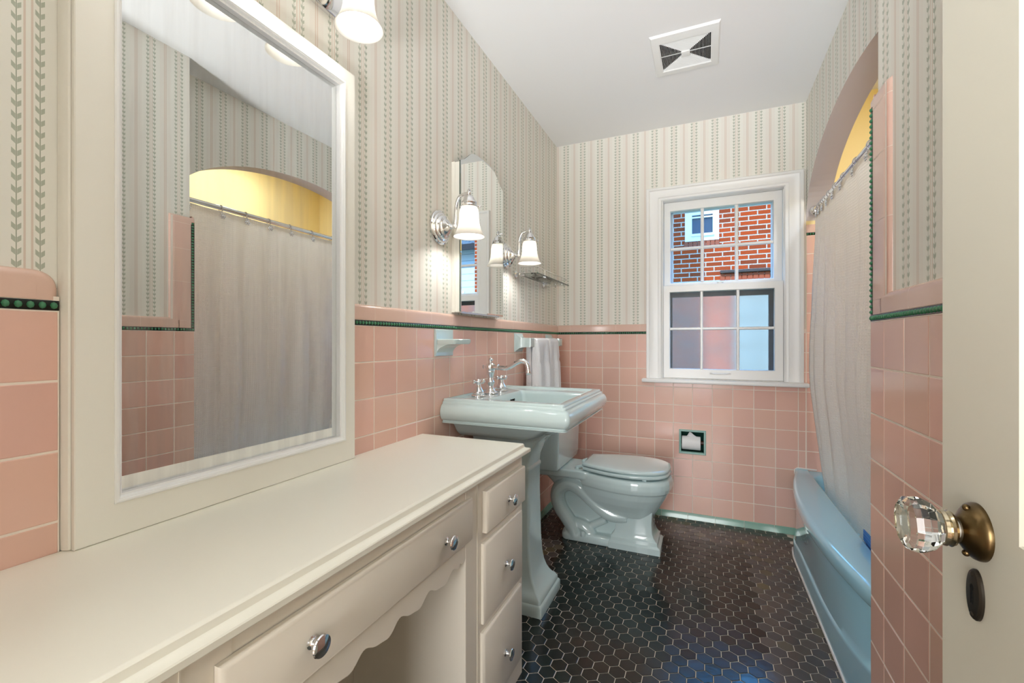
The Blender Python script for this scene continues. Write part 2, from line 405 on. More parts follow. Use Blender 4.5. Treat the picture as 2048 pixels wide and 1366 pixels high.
def bead_run(bmk, bmg, plane, o, a0, a1, b, vertical=False):
    """dark liner strip with raised oval beads; b = middle of the strip"""
    hw = .0078; n = max(1, round((a1-a0)/.013)); st = (a1-a0)/n
    sw = (lambda a, c: (c, a)) if vertical else (lambda a, c: (a, c))
    prof = [(-hw, -.004), (-hw, -.0008), (-hw+.0012, .0), (hw-.0012, .0), (hw, -.0008), (hw, -.004)]
    r0 = [PL(plane, o, *sw(a0+.0004, b+c), h) for c, h in prof]; r1 = [PL(plane, o, *sw(a1-.0004, b+c), h) for c, h in prof]
    loft(bmk, [r0, r1], False)
    for i in range(n):
        a = a0+(i+.5)*st; rings = []
        for ph in (0, .45, .9, 1.3):
            rr, hh = math.cos(ph), math.sin(ph)
            rings.append([PL(plane, o, *sw(a+.0046*rr*math.cos(t*PI/4), b+.0056*rr*math.sin(t*PI/4)), .0042*hh) for t in range(8)])
        loft(bmg, rings, True, False, True)
def cap_profile(): # (offset up from the bead, height off tile face)
    r = [(0, -.0105), (0, -.0015), (.0012, 0)]
    for k in range(7):
        t = k/6*PI/2; r.append((.034+.0125*math.sin(t), -.0105+.0105*math.cos(t)))
    return r
def cap_grout(parent, plane, o, runs):
    bm = B()
    for a0, a1, b0 in runs:
        loft(bm, [[PL(plane, o, a, b0+max(c-.0005, 0), h-.0005) for c, h in cap_profile()] for a in (a0+.001, a1-.001)], False)
    obj('cap_grout', bm, 'grout', parent)
def cap_run(bm, plane, o, a0, a1, b0, seam, length=.1525, vertical=False, flip=1):
    prof = cap_profile(); L = bm.loops.layers.uv.verify()
    k = math.floor((a0-seam)/length)
    while seam+k*length < a1-1e-6:
        s, e = max(a0, seam+k*length)+.0004, min(a1, seam+(k+1)*length)-.0004
        if e-s > .002:
            sw = (lambda a, c: (b0+flip*c, a)) if vertical else (lambda a, c: (a, b0+flip*c))
            vr = loft(bm, [[PL(plane, o, *sw(s, c), h) for c, h in prof], [PL(plane, o, *sw(e, c), h) for c, h in prof]], False)
            if s < a0+.002: bm.faces.new(vr[0])
            if e > a1-.002: bm.faces.new(vr[1][::-1])
            for v in vr[0]+vr[1]:
                for f in v.link_faces:
                    for lp in f.loops: lp[L].uv = (k+.5+a0*7, .5)
        k += 1

# ================================================================== the room
def uvw(s0, per): return lambda a, b: ((a-s0)/per, b)
# --- left wall
bm = B()
holes_wall(bm, 'X+', XW, YF, .66, 0, ZC, [], uvw(.3242, .1147)); holes_wall(bm, 'X+', XW, .66, YW, 0, ZC, [], uvw(1.4963, .1145))
holes_wall(bm, 'X+', XW-.1, YF, YW+.2, -.05, ZC, [], None)
wl = struct(obj('wall_left', bm, 'paper', flat=True, norm=False))
MY0, MY1 = .3555, .97          # the mirror interrupts the tiling
bm = B()
tile_field(bm, 'X+', XT, YF, MY0, .246, .0328, ZB, ZB-10*P)
tile_field(bm, 'X+', XT, MY1, YT, 1.0763, .0328, ZB, ZB-10*P)
obj('tile_wainscot', bm, 'pink', wl, ang=12)
bm = B()
for a, b in ((YF, MY0), (MY1, YT)): holes_wall(bm, 'X+', XT-.0010, a, b, .0, 1.15, [])
box(bm, XW, MY0-.0005, .0, XT-.002, MY0+.0004, 1.15)
obj('tile_grout', bm, 'grout', wl, flat=True)
bk, bg = B(), B()
bead_run(bk, bg, 'X+', XT, YF, MY0, ZB+.0078); bead_run(bk, bg, 'X+', XT, MY1, YT, ZB+.0078)
o = obj('bead_border', bk, 'beadk', wl); obj('green_beads', bg, 'beadg', o)
bm = B(); cap_run(bm, 'X+', XT, YF, MY0-.026, ZB+.0156, MY0-.026)
cyc, czc = MY0-.026, ZB+.0156+.0205; L = bm.loops.layers.uv.verify()
rg = [[PL('X+', XT, cyc-.0005+(.0 if q == 0 else r)*math.cos(t*PI/16), czc+r*math.sin(t*PI/16), h) for t in range(9)] for q, (r, h) in enumerate([(0, 0), (.0145, 0), (.019, -.001), (.0225, -.0035), (.025, -.0065), (.026, -.0105)])]
loft(bm, rg, False)
loft(bm, [[PL('X+', XT, cyc+a, z, h) for a, h in ((-.0005, 0), (.0145, 0), (.019, -.001), (.0225, -.0035), (.025, -.0065), (.026, -.0105))] for z in (ZB+.0162, czc)], False)
for f in bm.faces:
    for lp in f.loops: lp[L].uv = (.5, .5)
cap_run(bm, 'X+', XT, MY1, YT, ZB+.0156, 1.08)
obj('cap_tiles', bm, 'cap', wl); cap_grout(wl, 'X+', XT, [(YF, MY0-.02, ZB+.0156), (MY1, YT, ZB+.0156)])
def cove(bm, plane, o, a0, a1, seam):
    prof = [(.0, .012), (.012, .0075), (.024, .0045), (.034, .003), (.0365, .0005), (.037, -.004)]
    L = bm.loops.layers.uv.verify(); k = math.floor((a0-seam)/.1525)
    while seam+k*.1525 < a1:
        s, e = max(a0, seam+k*.1525)+.0006, min(a1, seam+(k+1)*.1525)-.0006
        if e-s > .002:
            vr = loft(bm, [[PL(plane, o, s, b, h) for b, h in prof], [PL(plane, o, e, b, h) for b, h in prof]], False)
            for v in vr[0]+vr[1]:
                for f in v.link_faces:
                    for lp in f.loops: lp[L].uv = (k+.5, .5)
        k += 1
bm = B(); cove(bm, 'X+', XT, 1.35, YT, 1.08); struct(obj('baseboard_left', bm, 'mint'))
# --- back wall with window opening
WX0, WX1, WZ0, WZ1 = -.2496, .4124, .853, 1.956
TPH = (-.138, -.010, .408, .531)
bm = B()
holes_wall(bm, 'Y-', YW, XW, XA, 0, ZC, [(WX0, WX1, WZ0, WZ1), TPH], uvw(-.8713, .1152))
holes_wall(bm, 'Y-', YW+.2, XW-.1, XS+.1, -.05, ZC+.1, [(WX0, WX1, WZ0, WZ1)], None)
wb = struct(obj('wall_back', bm, 'paper', flat=True, norm=False))
CX0, CX1, CZ0, CZ1 = -.3433, .5005, .8407, 2.0365   # casing
bm = B()
tile_field(bm, 'Y-', YT, XT, XA-.002, -.84, .0328, ZB, ZB-10*P, [(CX0+.004, CX1-.004, CZ0-.008, 3), (-.146, -.002, .400, .539)])
obj('tile_wainscot', bm, 'pink', wb, ang=12)
bm = B(); holes_wall(bm, 'Y-', YT+.0010, XT, XA, 0, 1.15, [(CX0+.01, CX1-.01, CZ0-.005, 3), TPH]); obj('tile_grout', bm, 'grout', wb, flat=True)
bk, bg = B(), B(); bead_run(bk, bg, 'Y-', YT, XT, CX0, ZB+.0078)
o = obj('bead_border', bk, 'beadk', wb); obj('green_beads', bg, 'beadg', o)
bm = B(); cap_run(bm, 'Y-', YT, XT, CX0, ZB+.0156, -.84); obj('cap_tiles', bm, 'cap', wb); cap_grout(wb, 'Y-', YT, [(XT, CX0, ZB+.0156)])
bm = B(); cove(bm, 'Y-', YT, XT, .47, -.1); struct(obj('baseboard_back', bm, 'mint'))
# --- right wall beside the door, ending at the tub
bm = B()
holes_wall(bm, 'X-', XNW, YF, YEW, 0, ZC, [], uvw(1.1535, .112))
holes_wall(bm, 'Y+', YEW, XNW, XA+.13, 0, ZC, [], uvw(.43, .1147))
holes_wall(bm, 'X-', XNW+.45, YF, YEW, 0, ZC, [], None)
wr = struct(obj('wall_right', bm, 'paper', flat=True, norm=False))
PN = 1.2397
bm = B(); tile_field(bm, 'X-', XN, YF, YE, PN, .0328, ZB, ZB-10*P); obj('tile_wainscot', bm, 'pink', wr, ang=12)
bm = B(); holes_wall(bm, 'X-', XN+.0010, YF, YE-.002, 0, 1.17, []); holes_wall(bm, 'X-', XN+.0010, 1.226, YE-.002, 1.15, 1.655, []); obj('tile_grout', bm, 'grout', wr, flat=True)
bk, bg = B(), B(); bead_run(bk, bg, 'X-', XN, YF, YE, ZB+.0078); bead_run(bk, bg, 'X-', XN, ZB+.0156, 1.64, YE-.0078, True)
o = obj('bead_border', bk, 'beadk', wr); obj('green_beads', bg, 'beadg', o)
bm = B(); cap_run(bm, 'X-', XN, YF, 1.262, ZB+.0156, 1.262)
# upright cap tiles beside the tub opening: rounded towards the wallpaper
L = bm.loops.layers.uv.verify()
zs = [ZB+.0156, 1.178, 1.357, 1.509, 1.628, 1.662]
for k, (s, e) in enumerate(zip(zs, zs[1:])):
    y1 = YE-.0156 if e < 1.64 else YE
    prof = [(y1, -.004), (y1, -.001), (y1-.001, 0)] + [(1.222+.022*(1-math.sin(t*PI/12)), -.0105*(1-math.cos(t*PI/12))**1) for t in range(0, 7)]
    if k == 0: prof = prof[:3] + [(1.262-.0005*t, 0) for t in range(7)]
    rings = [[PL('X-', XN, y, s+.0006*(k > 1), h) for y, h in prof], [PL('X-', XN, y, e-.0006 - (.008 if k == 4 else 0), h) for y, h in prof]]
    if k == 4: rings.append([PL('X-', XN, y, e-.002, h-.003) for y, h in prof]); rings.append([PL('X-', XN, y, e, min(h, -.0105)) for y, h in prof])
    vr = loft(bm, rings, False)
    for r in vr:
        for v in r:
            for f in v.link_faces:
                for lp in f.loops: lp[L].uv = (k+30.5, .5)
obj('cap_tiles', bm, 'cap', wr); cap_grout(wr, 'X-', XN, [(YF, 1.262, ZB+.0156)])
prof = [(YE-.0160, -.004), (YE-.0160, -.0015), (YE-.0170, -.0005)] + [(1.2225+.022*(1-math.sin(t*PI/12)), -.0005-.0105*(1-math.cos(t*PI/12))) for t in range(0, 7)]
bm = B(); loft(bm, [[PL('X-', XN, y, z, h) for y, h in prof] for z in (1.18, 1.645)], False); obj('upright_grout', bm, 'grout', wr)
# --- arch wall over the tub
yc, hs, z0, rise = (YEW+YW)/2, (YW-YEW)/2, 1.75, .365
bm = B(); n = 48
pts = [(yc-hs*math.cos(PI*i/n), z0+rise*math.sin(PI*i/n)) for i in range(n+1)]
uf = uvw(2.0475, .1215)
for (y, z), (Y, Z) in zip(pts, pts[1:]):
    quad(bm, [(XA, y, z), (XA, Y, Z), (XA, Y, ZC), (XA, y, ZC)], [uf(y, z), uf(Y, Z), uf(Y, ZC), uf(y, ZC)], 0)
    quad(bm, [(XA, y, z), (XA, Y, Z), (XA+.11, Y, Z), (XA+.11, y, z)], None, 1)
    quad(bm, [(XA+.11, y, z), (XA+.11, Y, Z), (XA+.11, Y, ZC), (XA+.11, y, ZC)], None, 2)
struct(obj('wall_arch', bm, ['paper', 'lilac', 'yellow'], ang=30, norm=False))
# --- alcove walls
ZA = 1.67+.0156+.05
def alcove(name, plane, o, ot, a0, a1, ph, aw, ae=None, zt=ZB+5*P):
    bm = B(); holes_wall(bm, plane, o, aw, ae or a1+.02, 0, ZC, []); w = struct(obj(name, bm, 'yellow', flat=True, norm=False))
    bm = B(); tile_field(bm, plane, ot, a0, a1, ph, .0328, zt-.0078, ZB-10*P); obj('tile_wainscot', bm, 'pink', w, ang=12)
    sgn = -.0010
    bm = B(); holes_wall(bm, plane, ot, a0, a1, 0, zt+.045, [], None, 0, sgn); obj('tile_grout', bm, 'grout', w, flat=True)
    bk, bg = B(), B(); bead_run(bk, bg, plane, ot, a0, a1, zt)
    oo = obj('bead_border', bk, 'beadk', w); obj('green_beads', bg, 'beadg', oo)
    bm = B(); cap_run(bm, plane, ot, a0, a1, zt+.0078, a0); obj('cap_tiles', bm, 'cap', w)
alcove('wall_tub_far', 'Y-', YW, YT, XA, XS, .6, XA)
alcove('wall_tub_near', 'Y+', YEW+.005, YE, XN+.004, XS, .48, XA, None, 1.6145)
alcove('wall_tub_side', 'X-', XS, XS-.0105, YE, YT, 1.4, YE-.02, YW+.01)
# --- ceiling, floor, doorway wall
bm = B(); FX = (-.228, .058, 2.03, 2.345)
holes_wall(bm, 'Z-', ZC, XW-.1, XS+.1, YF-.1, YW+.2, [(FX[0]+.03, FX[1]-.03, FX[2]+.04, FX[3]-.04)])
holes_wall(bm, 'Z-', ZC+.12, XW-.1, XS+.1, YF-.1, YW+.2, [])
struct(obj('ceiling', bm, 'ceil', flat=True, norm=False))
# hexagon floor
S = .0525; R = S/math.sqrt(3)
bmd, bmg2 = B(), B()
def hexa(bm, x, y, i, j):
    L = bm.loops.layers.uv.verify(); t = [random.uniform(-1, 1)*.0003 for _ in range(3)]
    rings = []
    for rr, h in ((R-.0010, -.0022), (R-.0014, -.0006), (R-.0028, 0)):
        rings.append([bm.verts.new((x+rr*math.sin(q*PI/3), y+rr*math.cos(q*PI/3), h + (t[0] + t[1]*math.sin(q*PI/3) + t[2]*math.cos(q*PI/3) if h > -.002 else 0) - .0008)) for q in range(6)])
    uv = (i+.5, j+.5)
    fs = [bm.faces.new((a[q], a[(q+1) % 6], b[(q+1) % 6], b[q])) for a, b in zip(rings, rings[1:]) for q in range(6)] + [bm.faces.new(rings[-1])]
    for f in fs:
        for lp in f.loops: lp[L].uv = uv
for j in range(-70, 60):
    for i in range(-40, 60):
        x = -.5546 + i*S + (S/2 if j % 2 else 0); y = 1.5173 + j*S*math.sqrt(3)/2
        if XT-.02 < x < .43 and YF < y < YT+.01:
            border = x > .195 or y > 2.63 or (x < -.70 and 2.05 < y < 2.3)
            hexa(bmg2 if border else bmd, x, y, i, j)
bm = B(); quad(bm, [(XW-.1, YF-.1, -.0022), (XS+.1, YF-.1, -.0022), (XS+.1, YW+.2, -.0022), (XW-.1, YW+.2, -.0022)])
fl = struct(obj('floor', bm, 'fgrout', flat=True))
obj('hexagon_tiles', bmd, 'hexd', fl, ang=14); obj('border_hexagon_tiles', bmg2, 'hexg', fl, ang=14)
# wall with the doorway, behind the camera, and the hall it opens on
DX0, DX1, DZ = -.56, .245, 2.03
bm = B(); holes_wall(bm, 'Y+', YF, XW-.1, XNW+.2, 0, ZC, [(DX0, DX1, -1, DZ)], uvw(0, .1147)); holes_wall(bm, 'Y+', YF-.12, XW-1.2, 1.6, 0, 2.6, [(DX0, DX1, -1, DZ)])
rect_rings(bm, 'Y+', YF, [(DX0, DX1, -.01, DZ, 0), (DX0, DX1, -.01, DZ, -.12)])
struct(obj('wall_front', bm, 'hall', flat=True, norm=False))
bm = B()
for q in (('Y+', -2.6), ):
    holes_wall(bm, 'Y+', -2.6, -2.1, 1.6, -.003, 2.6, [])
holes_wall(bm, 'X+', -2.1, -2.6, YF-.1, -.003, 2.6, []); holes_wall(bm, 'X-', 1.6, -2.6, YF-.1, -.003, 2.6, []); holes_wall(bm, 'Z-', 2.6, -2.1, 1.6, -2.6, YF-.1, [])
struct(obj('wall_hall', bm, 'hall', flat=True, norm=False))
bm = B(); quad(bm, [(-2.1, -2.6, -.003), (1.6, -2.6, -.003), (1.6, YF-.1, -.003), (-2.1, YF-.1, -.003)]); struct(obj('floor_hall', bm, 'wood', flat=True))

# ================================================================== window
win = bpy.data.objects.new('window_1', None); C.objects.link(win); win.location = (.08, YW, .85); ORG['window_1'] = Vector(win.location); win['kind'] = 'structure'
bm = B()
prof = [(0, -.006), (0, .020), (.003, .024), (.016, .024), (.020, .019), (.024, .017), (.070, .017), (.074, .013), (.086, .012), (.090, .009), (.0935, .0), (.0937, -.01)]
W = CX1-CX0; pts = []
rings = []
for d, h in prof:   # three sides, mitred
    rings.append([(CX0+d, YW-h, CZ0), (CX0+d, YW-h, CZ1-d*.87), (CX1-d, YW-h, CZ1-d*.87), (CX1-d, YW-h, CZ0)])
loft(bm, rings, False); obj('casing', bm, 'white', win)
bm = B(); loft(bm, [[(WX0, y, .85), (WX0, y, WZ1), (WX1, y, WZ1), (WX1, y, .85)] for y in (YW-.003, YW+.2)], False)
for x0, x1 in ((WX0, WX0+.006), (WX1-.006, WX1)):
    box(bm, x0, YW-.002, .855, x1, YW+.008, WZ1, .001); box(bm, x0, YW+.040, .855, x1, YW+.046, WZ1, .001)
box(bm, WX0, YW+.075, WZ1-.05, WX1, YW+.10, WZ1)
obj('jamb', bm, 'white', win)
bm = B(); box(bm, CX0-.022, YW-.075, .828, CX1+.018, YW+.02, .851, .008, 3); box(bm, WX0, YW+.02, .80, WX1, YW+.2, .853)
obj('sill', bm, 'white', win)
def sash(name, y, th, x0, x1, z0, z1, gx0, gx1, gz0, gz1, mx, mz, pane, mw=.0085):
    bm = B()
    rect_rings(bm, 'Y-', y, [(x0, x1, z0, z1, -th), (x0, x1, z0, z1, -.002), (x0+.002, x1-.002, z0+.002, z1-.002, 0), (gx0-.003, gx1+.003, gz0-.003, gz1+.003, 0), (gx0, gx1, gz0, gz1, -.005), (gx0, gx1, gz0, gz1, -th)])
    s = obj(name, bm, 'white', win)
    bm = B(); prof = [(-mw, -.016), (-mw, -.008), (-mw*.45, -.002), (mw*.45, -.002), (mw, -.008), (mw, -.016)]
    for x in mx: loft(bm, [[PL('Y-', y, x+a, gz0, h) for a, h in prof], [PL('Y-', y, x+a, gz1, h) for a, h in prof]], True)
    loft(bm, [[PL('Y-', y, gx0, mz+a, h-.0006) for a, h in prof], [PL('Y-', y, gx1, mz+a, h-.0006) for a, h in prof]], True)
    obj('muntins', bm, 'white', s)
    xs = [gx0, *mx, gx1]; zs = [gz0, mz, gz1]
    for a, b in zip(xs, xs[1:]):
        for c, d in zip(zs, zs[1:]):
            bm = B(); quad(bm, [(a-.002, y+.013, c-.002), (b+.002, y+.013, c-.002), (b+.002, y+.013, d+.002), (a-.002, y+.013, d+.002)])
            obj('frosted_pane' if pane == 'frost' else 'clear_pane', bm, pane, s, flat=True)
    return s
ls = sash('lower_sash', YW+.012, .028, -.243, .406, .8535, 1.4285, -.204, .361, .913, 1.385, (-.0233, .1745), 1.158, 'frost')
us = sash('upper_sash', YW+.048, .028, -.243, .406, 1.398, 1.955, -.203, .360, 1.449, 1.899, (-.0195, .1697), 1.6603, 'pane', .0098)
bm = B(); tube(bm, smooth_path([(.026, YW+.014, .889), (.03, YW+.002, .889), (.045, YW-.008, .887), (.078, YW-.010, .886), (.111, YW-.008, .887), (.126, YW+.002, .889), (.130, YW+.014, .889)], 5), .0042, 8)
for x in (.026, .130): box(bm, x-.008, YW+.008, .882, x+.008, YW+.013, .896, .002)
obj('sash_lift', bm, 'white', ls)
bm = B(); lathe(bm, [(.012, 0), (.012, .004), (.008, .006)], (.078, YW+.025, 1.4285)); box(bm, .06, YW+.018, 1.433, .098, YW+.034, 1.440, .003); obj('sash_lock', bm, 'white', ls)
bm = B(); YO = YW+.15
rect_rings(bm, 'Y-', YO, [(WX0, WX1, 1.385, WZ1, -.03), (WX0, WX1, 1.385, WZ1, 0), (-.195, .362, 1.42, 1.915, 0), (-.195, .362, 1.42, 1.915, -.03)]); obj('storm_frame', bm, 'extw', win)
bm = B(); YO = YW+.10
rect_rings(bm, 'Y-', YO, [(-.2490, .4118, .86, 1.415, -.02), (-.2490, .4118, .86, 1.415, 0), (-.195, .345, .875, 1.36, 0), (-.195, .345, .875, 1.36, -.02)]); obj('reveal_shade_frame', bm, 'reveal_shade', win)  # dark frame added to imitate the shaded outer reveals behind the frosted panes

# ================================================================== door
dr = bpy.data.objects.new('door_1', None); C.objects.link(dr); dr.location = (.2475, .2, 0); ORG['door_1'] = Vector(dr.location); dr['kind'] = 'structure'
X0, DY0, DY1 = .23, -.165, .614
bm = B(); bw = B()
panels = [(.0, .4886, 1.0, 1.9), (.0, .4886, .22, .80)]
panels = [(-.045, .4886, .9155, 1.915), (-.045, .4886, .235, .735)]
for side, xo in (('X-', X0), ('X+', X0+.035)):
    holes_wall(bm, side, xo, DY0, DY1, .008, 2.02, panels)
    for a0, a1, b0, b1 in panels:
        rect_rings(bm, side, xo, [(a0, a1, b0, b1, 0), (a0+.002, a1-.002, b0+.002, b1-.002, -.003), (a0+.008, a1-.008, b0+.008, b1-.008, -.005), (a0+.011, a1-.011, b0+.011, b1-.011, -.009)], cap1=True)
rect_rings(bm, 'X-', X0, [(DY0, DY1, .008, 2.02, 0), (DY0, DY1, .008, 2.02, -.035)])
bmesh.ops.remove_doubles(bm, verts=bm.verts, dist=.00005)
dl = obj('door_leaf', bm, 'dooror', dr)
KY, KZ = .5463, .905
bm = B(); lathe(bm, [(.0258, 0), (.0258, .002), (.0247, .005), (.020, .009), (.0145, .0125), (.0115, .015)], (X0, KY, KZ), (-1, 0, 0), 40)
for dz in (-.021, .021): sphere(bm, (X0-.0085, KY, KZ+dz), .0032, 10, 6)
kr = obj('knob_rose', bm, 'bronze', dr)
bm = B(); lathe(bm, [(.0080, .012), (.0080, .020)], (X0, KY, KZ), (-1, 0, 0), 24); obj('knob_shank', bm, mat('worn_white_metal', srgb(196, 190, 176), .4, .3), kr)
bm = B(); lathe(bm, [(.009, .0185), (.0155, .019), (.0165, .021), (.0148, .023), (.0165, .025), (.0155, .0275), (.012, .029)], (X0, KY, KZ), (-1, 0, 0), 32); obj('knob_collar', bm, mat('pale_brass', srgb(188, 176, 150), .16, 1.0), kr)
bm = B(); lathe(bm, [(.011, .0275), (.0165, .029), (.0215, .034), (.0252, .042), (.0262, .047), (.0250, .052), (.0205, .0555), (.011, .0535)], (X0, KY, KZ), (-1, 0, 0), 12)
obj('glass_knob', bm, 'kglass', dr, flat=True)
bm = B(); rr = []
for d, h in ((0, 0), (0, .002), (.0012, .0035), (.003, .004)):
    rr.append([PL('X-', X0, .548+(.0125-d)*math.cos(t*PI/16), .846+(.0235-d)*math.sin(t*PI/16), h) for t in range(32)])
loft(bm, rr, True, True, True)
for dz in (-.0185, .0185): sphere(bm, (X0-.004, .548, .846+dz), .0025, 8, 6, (.5, 1, 1))
es = obj('keyhole_plate', bm, 'dark', dr)
bm = B(); box(bm, X0-.0045, .5465, .8375, X0-.0035, .5495, .8545); sphere(bm, (X0-.004, .548, .8525), .003, 10, 6, (.2, 1, 1)); obj('keyhole', bm, 'black', es)

# ================================================================== vanity
VX = -.55; VY0, VY1 = .003, 1.345
v = thing('vanity_cabinet', 'ivory painted kneehole vanity with drawers and scalloped apron under the long counter', 'vanity', (-.74, .674, 0))
KH0, KH1 = .376, .972
bm = B()
box(bm, XT+.004, KH1, .0, VX, VY1, .7205, .0015, 1); box(bm, XT+.004, VY0, .0, VX, KH0, .7205, .0015, 1)
box(bm, XT+.004, KH0-.002, .58, VX-.001, KH1+.002, .72); box(bm, XT+.004, KH0-.002, .0, XT+.016, KH1+.002, .6)
# face frame lines
box(bm, VX-.003, KH1+.061, .03, VX+.0012, KH1+.0635, .7205); box(bm, VX-.003, KH0-.0635, .03, VX+.0012, KH0-.061, .7205)
obj('carcass', bm, 'vanity', v)
bm = B(); n = 96; poly = []
def sz(y):
    d = min(y-KH0, KH1-y); base = .5268+.0085*math.cos(2*PI*(y-.818)/.1)
    base += .0025*math.cos(4*PI*(y-.818)/.1+.8)
    if d < .025: base = .537-.006*math.sin(d/.025*PI)
    return base
poly = [(KH0, .59)] + [(KH0+(KH1-KH0)*i/n, sz(KH0+(KH1-KH0)*i/n)) for i in range(n+1)] + [(KH1, .59)]
prism(bm, poly, 'X+', VX, -.018, -.0005); obj('scalloped_apron', bm, 'vanity', v, ang=25)
def drawer(y0, y1, z0, z1, knobs, out=.0, nm='drawer'):
    bm = B(); e = .013; x = VX
    rings = [(y0, y1, z0, z1, .0005+out*0), (y0, y1, z0, z1, out+.007), (y0+.0025, y1-.0025, z0+.0025, z1-.0025, out+.0105), (y0+.008, y1-.008, z0+.008, z1-.008, out+e)]
    rect_rings(bm, 'X+', x, rings, False, True)
    if out: box(bm, x-.05, y0+.01, z0+.008, x+out, y1-.012, z1-.008)
    d = obj(nm, bm, 'vanity', v)
    for ky, kz in knobs:
        bm = B(); lathe(bm, [(.0095, 0), (.0095, .0015), (.0065, .003), (.0048, .006), (.0048, .013), (.0075, .016), (.0155, .0185), (.0165, .0205), (.0155, .0225), (.010, .0245), (.003, .0255)], (x+out+e, ky, kz), (1, 0, 0), 28)
        obj('drawer_knob', bm, 'chrome', d)
drawer(.3524, .9925, .5795, .6845, [(.862, .629), (.487, .633)], nm='wide_drawer')
drawer(1.0625, 1.3335, .567, .679, [(1.198, .617)], .006)
drawer(1.0545, 1.322, .326, .5405, [(1.188, .43)])
drawer(1.0505, 1.3195, .07, .3045, [(1.185, .17)])
m_ = lambda y: KH0+KH1-y
for z0, z1, kz in ((.567, .679, .617), (.326, .5405, .43), (.07, .3045, .17)): drawer(m_(1.322), m_(1.054), z0, z1, [(m_(1.188), kz)])
bm = B(); r0 = []
prof = [(XT+.0008, .7215), (-.546, .7215), (-.5225, .7225), (-.5215, .724), (-.5215, .7325), (-.523, .7345), (-.532, .736), (-.5365, .7395), (-.5375, .7435), (-.5385, .7485), (-.5415, .7508), (-.546, .7515), (XT+.0008, .7515)]
def cp(x, z, y): return (x, y, z)
off = [(x-(-.546)) if x > -.546 else 0 for x, z in prof]
rA = [(x, -.012-(o_ if x > -.6 else 0), z) for (x, z), o_ in zip(prof, off)]
rB = [(x, 1.3255+(o_ if x > -.6 else 0), z) for (x, z), o_ in zip(prof, off)]
loft(bm, [rA, rB], True)
# the end mouldings return to the wall
for sgn, Y in ((1, 1.3255), (-1, -.012)):
    loft(bm, [[(x, Y+sgn*o_, z) for (x, z), o_ in zip(prof[1:-1], off[1:-1])], [(XT+.0008, Y+sgn*o_, z) for (x, z), o_ in zip(prof[1:-1], off[1:-1])]], False)
tag(obj('countertop', bm, 'counter', ang=30), 'long ivory painted countertop with moulded edge on the vanity', 'countertop')

# ================================================================== framed mirror
mr = thing('framed_mirror', 'tall cream framed wall mirror with streaky glass, standing on the counter', 'mirror', (XW, .666, .752))
FY0, FY1, FZ0, FZ1 = .3645, .972, .752, 1.828
OY0, OY1, OZ0, OZ1 = .429, .9215, .822, 1.777
bm = B(); fx = XW
rect_rings(bm, 'X+', fx, [(FY0, FY1, FZ0, FZ1, .0008), (FY0, FY1, FZ0, FZ1, .031), (FY0+.0015, FY1-.0015, FZ0+.0015, FZ1-.0015, .0325),
    (OY0-.013, OY1+.013, OZ0-.013, OZ1+.013, .0325)])
obj('frame', bm, 'cream', mr)
bm = B()
rect_rings(bm, 'X+', fx, [(OY0-i, OY1+i, OZ0-i, OZ1+i, h) for i, h in ((.0135, .0320), (.0135, .0345), (.0115, .0362), (.0085, .0362), (.0075, .034), (.006, .0335), (.004, .0305), (.0035, .0275), (.0, .0262), (.0, .0128))])
obj('inner_moulding', bm, 'white', mr)
bm = B(); box(bm, fx+.0008, OY0-.012, OZ0-.012, fx+.0125, OY1+.012, OZ1+.012); g_ = obj('mirror_glass', bm, 'mirror', mr, flat=True)
bm = B(); prism(bm, [(MY0+.0012, 0), (FY0-.0005, 0), (FY0-.0005, .022), (.361, .021), (.3585, .016), (.357, .012)], 'Z+', .7525, 0, 1.0)
for vv in bm.verts: vv.co = Vector((XW+.0008+vv.co.y, vv.co.x, vv.co.z))
for vv in bm.verts:
    if vv.co.z > 1.7: vv.co.z = 1.79
obj('side_bead', bm, 'cream', mr)

